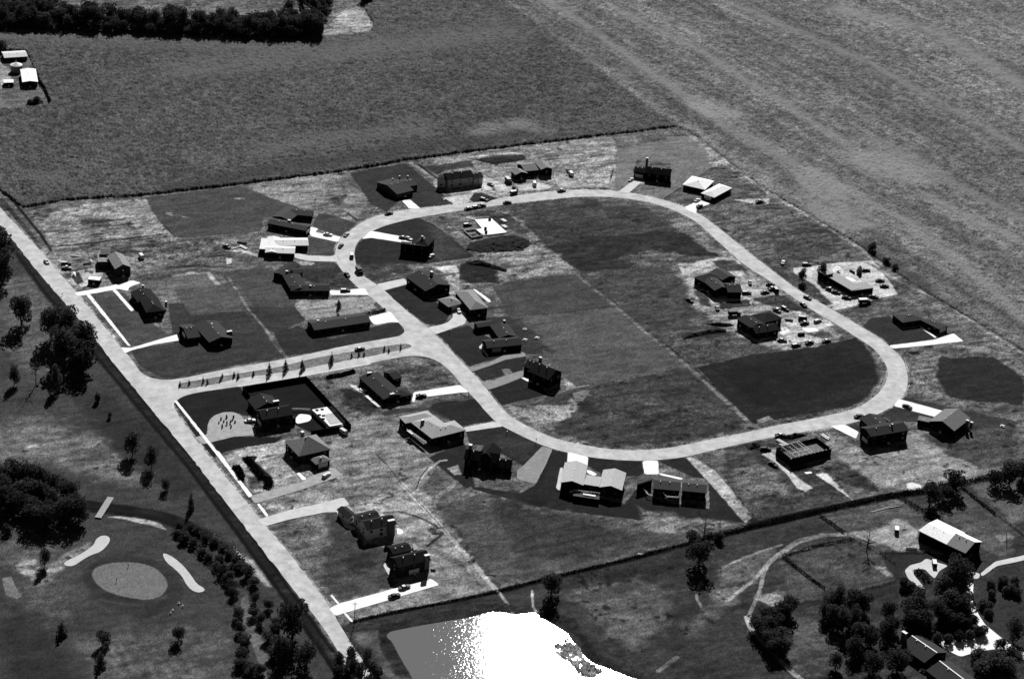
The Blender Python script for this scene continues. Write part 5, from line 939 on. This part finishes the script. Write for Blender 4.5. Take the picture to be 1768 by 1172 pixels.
def car(s, dirx, kind, tone, label, lit_top_tone=None, group=None):  # pale roof over darker body: lit top and shaded sides put into paint
    p = P(s)[0]; key = (kind, tone, lit_top_tone)
    g = at(*p, .7); q = at(p[0]+dirx[0], p[1]+dirx[1], .7); ang = atan2(q.y-g.y, q.x-g.x)
    nm = dict(sedan='parked_car', wagon='station_wagon', pickup='pickup_truck', van='van', truck='box_truck')[kind]; cat = dict(sedan='car', wagon='car', pickup='pickup truck', van='van', truck='truck')[kind]
    root = empty(nm, (g.x, g.y, .09), label, cat, group or 'vehicles parked around the subdivision', ang)
    if key not in CP:
        CP[key] = []
        for n_, mb, m_ in car_proto(kind):
            me = bpy.data.meshes.new(n_); me.from_pydata(mb.v, [], mb.f); me.materials.append(paint(tone) if m_ == 'B' else paint(lit_top_tone if lit_top_tone is not None else tone) if m_ == 'R' else m_); CP[key].append((n_, me))
    for n_, me in CP[key]:
        o = bpy.data.objects.new(n_, me); C.objects.link(o); o.parent = root
    return root
for a in [
 ('a2:355,670',(50,55),'sedan',200,'light car stopped on the verge of the long straight road'),
 ('d1:180,325',(10,0),'wagon',60,'dark light-topped wagon, upper of two by the half built house and the road',220),
 ('d1:185,382',(10,.5),'pickup',150,'pickup, lower of the two vehicles by the half built house and the road',225),
 ('d1:1132,245',(6,8),'van',235,'white-topped van right of the half built house'),
 ('a5:1090,612',(10,1.5),'sedan',240,'white sedan in the driveway of the long low dark-roofed house'),
 ('a5:1278,615',(10,-9),'sedan',170,'light car at the western bend of the loop road by the first driveway'),
 ('a5:1222,728',(10,-10),'sedan',30,'dark car at the kerb in front of the pale-roofed house'),
 ('a5:1332,835',(1,10),'van',70,'dark van with white top on the inner kerb of the western bend',245),
 ('a5:1285,1018',(10,9),'sedan',25,'black car on the outer kerb across from the dark truck'),
 ('a5:1410,990',(8,9),'truck',18,'big dark truck standing on the western loop road'),
 ('a5:1708,400',(10,-2),'sedan',30,'dark car on the grass edge at the northwest bend'),
 ('a5:70,735',(10,5),'pickup',60,'dark pickup beside the white lumber on the empty lot left of the pale-roofed house',200),
 ('a6:1125,318',(10,0),'wagon',30,'dark-sided wagon with white top in the driveway of the dark angular ranch house',245),
 ('a6:1255,842',(10,-1.5),'sedan',45,'car with white roof on the northern lane of the entry street',245),
 ('a7:1038,372',(10,5),'sedan',130,'car on the pale dirt right of the big two-storey house'),
 ('a7:855,572',(10,-1.5),'sedan',60,'leftmost car of the cluster on the top road below the big two-storey house',230),
 ('a7:920,560',(10,-1),'wagon',80,'middle vehicle of the cluster on the top road below the big two-storey house',235),
 ('a7:965,548',(10,-1),'pickup',40,'right vehicle of the cluster on the top road below the big two-storey house',220),
 ('a7:985,498',(10,3),'wagon',50,'vehicle half on the dark earth mound by the top road',200),
 ('a7:1175,522',(10,-1),'sedan',22,'dark car alone on the inner kerb of the top road'),
 ('a7:1622,425',(10,-1),'pickup',90,'pale-topped pickup on the outer kerb of the top road',240),
 ('a7:1230,445',(10,-2),'van',60,'square white-topped van at the roadside below the unfinished U-shaped house',250),
 ('a7:1185,352',(8,8),'truck',30,'dark truck at the left corner of the unfinished U-shaped house',200),
 ('a7:1240,405',(8,6),'sedan',30,'dark car between the dark truck and the square white-topped van'),
 ('a7:1400,375',(3,9),'van',235,'white van in front of the unfinished U-shaped house'),
 ('a7:1703,292',(6,9),'van',240,'white van on the track right of the unfinished U-shaped house'),
 ('a7:1680,262',(6,9),'sedan',25,'dark car just behind the white van on the track'),
 ('a7:318,812',(10,1.5),'sedan',60,'left of the two cars in the long white driveway of the mansard-roofed house',235),
 ('a7:362,820',(10,5),'sedan',225,'right of the two cars in the long white driveway of the mansard-roofed house'),
 ('a7:848,706',(10,-1),'wagon',30,'dark vehicle with white load left of the foundation slab',235),
 ('a7:548,962',(10,-8),'sedan',240,'white car on the lawn behind the mansard-roofed house'),
 ('a8:890,1032',(5,10),'sedan',235,'white car in the curved white driveway'),
 ('b3:870,432',(10,-1.5),'pickup',30,'dark pickup in the white driveway south of the entry street',200),
 ('b2:1385,975',(10,-7),'wagon',225,'white wagon by the small hipped garage of the brick house'),
 ('b3:175,760',(9,6),'van',215,'pale van in the corner outside the pool fence'),
 ('d3:232,480',(10,-1),'sedan',245,'white car at the end of the pale circular drive'),
 ('b4:540,910',(10,-3),'sedan',90,'upper of two cars in the wide white driveway near the straight road',235),
 ('b4:472,968',(10,-2.5),'sedan',20,'lower dark car of the two in the wide white driveway near the straight road'),
 ('b7:295,412',(10,-6),'sedan',225,'white car at the top of the short driveway of the black steep-roofed house'),
 ('b7:965,622',(10,-5),'sedan',235,'upper white car in front of the bright white-roofed house'),
 ('b7:990,682',(10,-5),'pickup',60,'lower car with dark side in front of the bright white-roofed house',240),
 ('b8:893,138',(3.5,-10),'sedan',225,'white car on the grass east of the loop, left of two'),
 ('b8:1065,152',(10,0),'wagon',50,'dark wagon with light top on the grass east of the loop, right of two',220),
 ('b8:653,285',(1.5,10),'sedan',40,'small dark car on the dirt right of the northern site house',200),
 ('b8:628,358',(10,0),'wagon',60,'vehicle against the right wall of the northern site house',220),
 ('b8:762,354',(10,-1),'sedan',50,'lowest left car of the cluster on the inner kerb',150),
 ('b8:802,298',(10,1),'sedan',22,'top dark car of the cluster on the inner kerb'),
 ('b8:812,328',(10,-3),'pickup',80,'pickup in the middle of the cluster on the inner kerb',235),
 ('b8:842,342',(5,7),'van',30,'dark van at the right of the cluster on the inner kerb',200),
 ('b8:1070,394',(10,4.5),'sedan',60,'car on the outer kerb facing the northern building site',190),
 ('b8:1040,444',(9,6.5),'sedan',60,'car on the inner kerb below its neighbour across the road',225),
 ('b8:215,412',(10,6),'sedan',20,'black car alone on the dirt track west of the northern site house'),
 ('b8:415,470',(3,10),'sedan',40,'dark vehicle south of the northern site house beside the pale dirt',190),
 ('b8:540,515',(10,-.5),'truck',25,'dark truck on the track between the two site houses'),
 ('b8:850,486',(10,5),'pickup',90,'left of two vehicles nose to tail behind the southern site house',240),
 ('b8:908,474',(10,5),'wagon',40,'right of two vehicles nose to tail behind the southern site house',225),
 ('b8:1035,546',(10,1),'van',30,'dark van, upper of two parked side by side east of the southern site house',215),
 ('b8:1050,578',(10,-1),'pickup',40,'lower of two vehicles parked side by side east of the southern site house',230),
 ('b8:1145,562',(10,-3.5),'wagon',150,'light wagon nearest the road east of the southern site house',235),
 ('b8:988,738',(10,-1.5),'wagon',60,'left car of the row of three below the southern site house',240),
 ('b8:1085,720',(10,-2),'pickup',50,'middle vehicle of the row of three below the southern site house',235),
 ('b8:1210,706',(10,-2),'sedan',80,'right car of the row of three below the southern site house',240),
 ('b8:886,702',(10,1),'sedan',100,'car at the lower right corner of the southern site house',225),
 ('e7:303,320',(10,2),'sedan',45,'uppermost car of the line west of the bent house shell',180),
 ('e7:355,350',(10,1),'sedan',60,'second car of the line west of the bent house shell',220),
 ('e7:370,408',(10,4),'pickup',45,'pickup in the line west of the bent house shell',240),
 ('e7:432,438',(10,2),'sedan',30,'dark car low in the line west of the bent house shell'),
 ('e7:540,492',(10,2),'sedan',30,'dark car at the lower corner of the bent house shell'),
 ('e7:818,482',(10,2),'sedan',50,'small car at the right end of the bent house shell',200),
 ('e7:725,540',(10,-.5),'truck',40,'truck with a long white top below the bent house shell',250),
 ('e7:735,212',(10,0),'sedan',30,'small dark car at the back of the sandy building site',170),
 ('e7:880,318',(10,0),'sedan',30,'dark car at the sandy site right margin, upper of two'),
 ('e7:925,374',(10,0),'sedan',30,'dark car at the sandy site right margin, lower of two'),
 ('c1:795,266',(10,-2),'sedan',22,'dark car alone on the southeast bend of the loop road'),
 ('c1:1080,210',(10,4),'sedan',20,'dark car in the easternmost white driveway'),
 ('c1:332,380',(10,-1.5),'pickup',40,'pickup with white cab at the kerb above the roofless shell',240),
 ('c1:245,458',(10,0),'wagon',18,'black wagon left of the roofless shell'),
 ('c1:290,548',(9,5),'sedan',30,'dark car on the white dirt track below the roofless shell'),
 ('c2:700,270',(0,10),'van',60,'white-topped trailer van in the farm yard west of the barn',250),
 ('c2:930,475',(2,10),'van',30,'white-topped van on the small farm turning loop',235),
 ('b7:1600,636',(10,-2),'pickup',40,'dark pickup on the rough ground east of the white-roofed house',200),
]:
    car(a[0], a[1], a[2], a[3], a[4], a[5] if len(a) > 5 else None)

# ================================================================== SMALL THINGS
def lumber(s, label, L=5, n=7, ang=None, tone=225, w=2.2, h=.6):
    pt = P(s); p = at(*pt[0]); q = at(*pt[1]); d = q-p; root = empty('lumber_pile', p, label, 'lumber pile', rz=atan2(d.y, d.x)); L = d.length; rd = random.Random(len(label)); m = mat('new_timber', tone, .8, .1, 2)
    for j in range(n):
        mb = MB(); y = (j-(n-1)/2)*w/n; M = Matrix.Rotation(rd.uniform(-.04,.04), 4, 'Z'); o = rd.uniform(-.5,.5); mb.box(o, L+o, y, y+w/n*.8, 0.02, h*rd.uniform(.5,1), 0, M); mb.build('plank_bundle', m, root)
lumber('d7:275,520 400,590','long white planks stacked left of the roofless shell'); lumber('d7:300,570 370,595','short plank stack beside the long white planks',n=3,w=1.2); lumber('d7:770,462 850,515','pale plank stack right behind the roofless shell',n=4,w=2)
lumber('d1:235,235 370,250','white lumber row above the wagons near the straight road',n=5,w=1.4); lumber('d1:250,290 360,265','second lumber row above the wagons near the straight road',n=4,w=1.2,tone=180); lumber('d1:400,345 490,335','dark flat stack between wagons and half built house',n=4,w=1.2,tone=90,h=.9); lumber('d1:480,285 515,320','short pale stack near the half built house corner',n=3,w=1,tone=220)
lumber('a5:120,765 190,745','white lumber beside the dark pickup on the empty lot',n=4,w=1.3); lumber('a5:195,730 265,765','splayed pale boards on the empty lot',n=4,w=2); lumber('a5:175,700 270,712','dark beam stack on the empty lot',n=3,w=1.,tone=40,h=.8)
lumber('a7:830,650 900,662','pale block stack at the upper left of the foundation slab',n=4,w=2); lumber('a7:1125,670 1160,690','white brick pallet at the right of the foundation slab, upper one',n=3,w=2,h=1,tone=245); lumber('a7:1135,720 1165,738','white brick pallet at the right of the foundation slab, lower one',n=3,w=2,h=1,tone=245)
lumber('a5:1300,400 1395,470','light boards on the ground by the northwest bend',n=4,w=1.5,tone=140); lumber('e7:575,225 620,250','dark stack on the sandy site left of the dark heap',n=3,w=1.2,tone=40,h=1); lumber('e6:1350,945 1420,940','dark square skip on the southern building site',n=3,w=2.4,tone=22,h=1.6); lumber('e6:1195,770 1280,780','scattered dark barrels stack east of the southern site house',n=4,w=2.,tone=40,h=.8)
lumber('b3:375,440 420,480','white garden blocks beside the dark low house, upper group',n=3,w=1.5,h=.5,tone=245); lumber('b3:425,485 495,540','white garden blocks beside the dark low house, lower group',n=4,w=1.6,h=.5,tone=240); lumber('b3:310,375 360,392','white paving pile at the corner of the dark low house',n=3,w=1.5,tone=240); lumber('d7:590,895 660,885','flat white board lying below the roofless shell',n=3,w=2,tone=240,h=.3)
lumber('c1:735,622 785,610','dark timber heap in the rough grass below the roofless shell',n=3,w=1.,tone=60); lumber('c2:540,158 650,130','pale logs lying in the pasture north of the bare tree',n=3,w=.8,tone=160,h=.4); lumber('c2:660,130 720,120','short pale log in the pasture north of the bare tree',n=2,w=.7,tone=150,h=.4); lumber('d8:455,305 530,350','dark stack with white tops behind the tall dark house',n=3,w=1.,tone=120,h=1.2)
lumber('e8:100,272 175,275','dark trough in front of the barn',n=3,w=1.2,tone=60); lumber('c3:570,365 610,370','small pale stone heap beside the middle hedge line',n=3,w=1,tone=220)
def mound(s, h, tone, label, wob=.35):
    pts = WP(s); c = sum(pts, Vector())/len(pts); xs = [p.x for p in pts]; ys = [p.y for p in pts]; n = 46
    X, Y = np.meshgrid(np.linspace(min(xs), max(xs), n), np.linspace(min(ys), max(ys), n)); d = -sdist(X, Y, pts); mx = max(d.max(), .1); Zz = h*np.clip(d/mx, 0, 1)**.7*(.55+.9*fbm(X, Y, 3.5, 2))+wob*(vn(X, Y, 1.1, 4)-.5)*(d > .3)
    Zz[d <= 0] = -.1; o = grid_mesh('dirt_mound', X-c.x, Y-c.y, Zz, mat('earth', tone, 1, .35, .5, .1), d > 0); o.location = (c.x, c.y, 0); tag(o, label, 'dirt mound')
mound('a7:900,455 960,445 1090,490 1020,520 920,515', 1.6, 50, 'dark earth mound by the top road below the big two-storey house'); mound('a8:960,420 1000,350 1200,300 1450,270 1600,310 1610,380 1500,430 1300,440 1100,450', 1.6, 40, 'ragged dark heap of dug earth behind the foundation slab', 1.3)
mound('a8:950,540 1100,520 1380,620 1370,645 1150,590 1000,570', 1.8, 44, 'long dark ridge of earth north of the curved driveway'); mound('c1:330,395 420,370 490,382 400,402', 1.6, 60, 'dark earth heap behind the roofless shell'); mound('c1:130,430 200,420 235,445 150,465', 1.6, 60, 'dark earth heap left of the roofless shell'); mound('c1:590,530 680,520 720,550 640,590 585,575', 1.6, 90, 'rounded earth heap right of the roofless shell')
mound('e7:640,215 700,200 695,280 640,265', 3, 60, 'dark steep heap on the sandy site'); mound('e7:405,190 450,175 505,220 480,255 420,250', 1.4, 245, 'bright sand heap on the sandy site'); mound('e6:270,810 400,795 560,810 588,835 480,850 330,828', 1.4, 50, 'dark mound west of the southern site house'); mound('e6:0,945 300,880 500,870 500,905 280,925 0,990', 1.2, 46, 'long dark spoil ridge west of the southern site house'); mound('b1:1500,930 1600,900 1660,905 1590,1010 1520,1010', .9, 110, 'low rubble heap right of the tall black-roofed house'); mound('e5:0,130 400,80 740,110 780,160 600,180 100,210', .9, 45, 'long dark bank behind the two big northern houses'); mound('d1:240,450 300,440 300,500 240,500', 1.2, 230, 'small white sand heap near the site trailer'); mound('e4:1060,620 1110,615 1120,640 1060,640', .6, 220, 'tiny white heap at the lawn corner below the big two-storey house')
# plank bridge over the creek
def bridge():
    a, b = WP('a4:572,238 505,345'); d = b-a; root = empty('plank_bridge', a, 'pale plank footbridge over the dark creek above the green', 'bridge', rz=atan2(d.y, d.x)); L = d.length; mb = MB(); n = int(L/.3)
    for j in range(n): mb.box(j*.3, j*.3+.27, -1.5, 1.5, .45, .55)
    mb.build('deck', mat('deck_plank', 160, .9, .12, 1), root)
    for y in (-1.35, 1.35): m2 = MB(); m2.box(0, L, y-.12, y+.12, .05, .44); m2.build('beam', mat('beam', 80), root)
bridge()
def pole(s, h, label, tone=40, lean=(0,0), arm=True, r=.16):
    p = at(*P(s)[0]); root = empty('utility_pole', p, label, 'pole'); mb = MB(); mb.tube([(0,0,-.1),(lean[0],lean[1],h)], [r, r*.7], 8); mb.build('pole_shaft', mat('pole_wood', tone), root)
    if arm: m2 = MB(); m2.box(lean[0]-.8, lean[0]+.8, lean[1]-.06, lean[1]+.06, h-.8, h-.65); m2.build('crossarm', mat('pole_wood', tone), root)
pole('b4:203,1150', 10, 'tall dark wooden pole beside the end of the wide white driveway by the pond'); pole('c2:1372,330', 6, 'pale leaning post in the pasture right of the barn', 190, (-1.2,.3), False, .22)
def post(s, label, h=1.3, tone=30, cat='mailbox', nm='mailbox'):
    p = at(*P(s)[0]); root = empty(nm, p, label, cat); mb = MB(); mb.box(-.08,.08,-.08,.08,0,h); mb.build('post', mat('pole_wood', 50), root); m2 = MB(); m2.box(-.18,.18,-.35,.35,h,h+.35); m2.tube([(0,-.35,h+.35),(0,.35,h+.35)],[.18,.18],10); m2.build('box', mat('mailbox_metal', tone), root)
post('b5:1078,288','dark mailbox on the kerb where the grey fan-shaped driveway meets the road',1.9); post('e7:680,720','small dark box post at the lawn corner near the eastern loop road'); post('b1:395,395','short dark post on the lawn below the curved driveway'); post('d1:548,785','short dark lamp post on the lawn between the white footpaths'); post('b3:1640,772','white-topped box on the lawn near the southwest bend',1.0,245); post('b7:520,545','slim dark post on the lawn in front of the black steep-roofed house',2.6)
def table(s, label, tone=235, r=1.1):
    p = at(*P(s)[0]); root = empty('garden_table', p, label, 'table'); mb = MB(); mb.tube([(0,0,.7),(0,0,.78)],[r,r],14); mb.build('table_top', mat('table_top', tone), root); m2 = MB(); m2.tube([(0,0,0),(0,0,.7)],[.12,.12],8); m2.build('leg', mat('table_leg', 60), root)
    for i in range(4):
        a = i*pi/2+.4; m3 = MB(); M = Matrix.Translation((cos(a)*(r+.45), sin(a)*(r+.45), 0)) @ Matrix.Rotation(a, 4, 'Z'); m3.box(-.2,.2,-.5,.5,.38,.46,0,M); m3.box(-.15,-.08,-.45,.45,0.,.38,0,M); m3.box(.08,.15,-.45,.45,0.,.38,0,M); m3.build('bench', mat('table_top', tone), root)
for s, l in (('e3:808,372','white round garden table set on the grass right of the Z-shaped house'),('e3:663,270','small white-topped table behind the Z-shaped house'),('e8:283,1090','large white patio table in front of the farmhouse'),('e8:328,1095','second white patio table in front of the farmhouse'),('e8:210,1115','lower white patio table in front of the farmhouse'),('c1:1640,328','pale garden table on the grass east of the two-chimney house'),('a8:985,775','small white-topped table north of the grey hip-roofed house'),('e3:665,395','white table at the right end of the Z-shaped house')): table(s, l, 215, .45 if 'small' in l else .75)
# people
def person(s, label, ang=0., shirt=60, trouser=35):
    p = at(*P(s)[0])
    def skin(name, verts, edges, rad, tone, par=None, root=0):
        me = bpy.data.meshes.new(name); me.from_pydata(verts, edges, []); o = bpy.data.objects.new(name, me); C.objects.link(o); me.materials.append(mat('cloth' if par else 'skin', tone, .9, .1, 3))
        o.modifiers.new('skin', 'SKIN'); o.modifiers.new('sub', 'SUBSURF').levels = 1; o.modifiers['sub'].render_levels = 1
        for v, r in zip(me.skin_vertices[0].data, rad): v.radius = (r, r)
        me.skin_vertices[0].data[root].use_root = True
        if par: o.parent = par
        return o
    V = [(0,0,.95),(0,0,1.2),(0,0,1.42),(0,.01,1.52),(0,.02,1.6),(0,.02,1.74),(-.1,0,.9),(-.12,.12,.5),(-.12,.05,.1),(-.12,.2,.05),(.1,0,.9),(.12,-.1,.5),(.12,-.25,.12),(.12,-.1,.05),(-.2,0,1.4),(-.27,-.05,1.12),(-.27,.08,.87),(-.27,.12,.78),(.2,0,1.4),(.27,.05,1.12),(.27,.2,.9),(.27,.26,.82)]
    E = [(0,1),(1,2),(2,3),(3,4),(4,5),(0,6),(6,7),(7,8),(8,9),(0,10),(10,11),(11,12),(12,13),(2,14),(14,15),(15,16),(16,17),(2,18),(18,19),(19,20),(20,21)]
    R_ = [.14,.13,.15,.055,.09,.085,.1,.07,.045,.04,.1,.07,.045,.04,.06,.045,.035,.03,.06,.045,.035,.03]
    b = skin('person', V, E, R_, 150); b.location = p; b.location.z = .12; b.rotation_euler = (0,0,ang); tag(b, label, 'person')
    skin('shirt', [V[i] for i in (0,1,2,14,15,18,19)], [(0,1),(1,2),(2,3),(3,4),(2,5),(5,6)], [.16,.15,.17,.08,.06,.08,.06], shirt, b)
    skin('trousers', [V[i] for i in (0,6,7,8,10,11,12)], [(0,1),(1,2),(2,3),(0,4),(4,5),(5,6)], [.15,.115,.09,.065,.115,.09,.065], trouser, b)
    skin('hair', [(0,-.0,1.7),(0,.0,1.79)], [(0,1)], [.1,.08], 20, b)
person('i:107.5,511','person in dark clothing walking on the straight road near the first white driveway', 2.3, 40, 20); person('e1:1443,430','person in dark clothing at the mouth of the white driveway on the western loop road', .8, 30, 20)
person('a4:662,592','person in dark clothing on the far side of the putting green', 1.5, 35, 25); person('a4:602,668','person in dark clothing in the middle of the putting green', -1, 30, 22)
def bag(s, label):
    p = at(*P(s)[0]); root = empty('golf_bag', p, label, 'golf bag', 'white golf bags below the green', random.random()*3); mb = MB(); mb.tube([(0,0,.1),(.35,0,.95)],[.22,.24],10); mb.build('bag_body', mat('bag', 250, .7, .03, 1), root); m2 = MB(); m2.tube([(.1,-.45,.25),(.1,.45,.25)],[.25,.25],12); m2.build('wheel', mat('bag', 250, .7, .03, 1), root); m3 = MB(); m3.tube([(.35,0,.9),(.6,0,1.15)],[.05,.04],6); m3.build('club', CHR, root)
for s in ('a4:923,785','a4:940,799','a4:890,822','a4:882,836'): bag(s, 'small white golf bag with wheels standing on the grass below the right bunker')
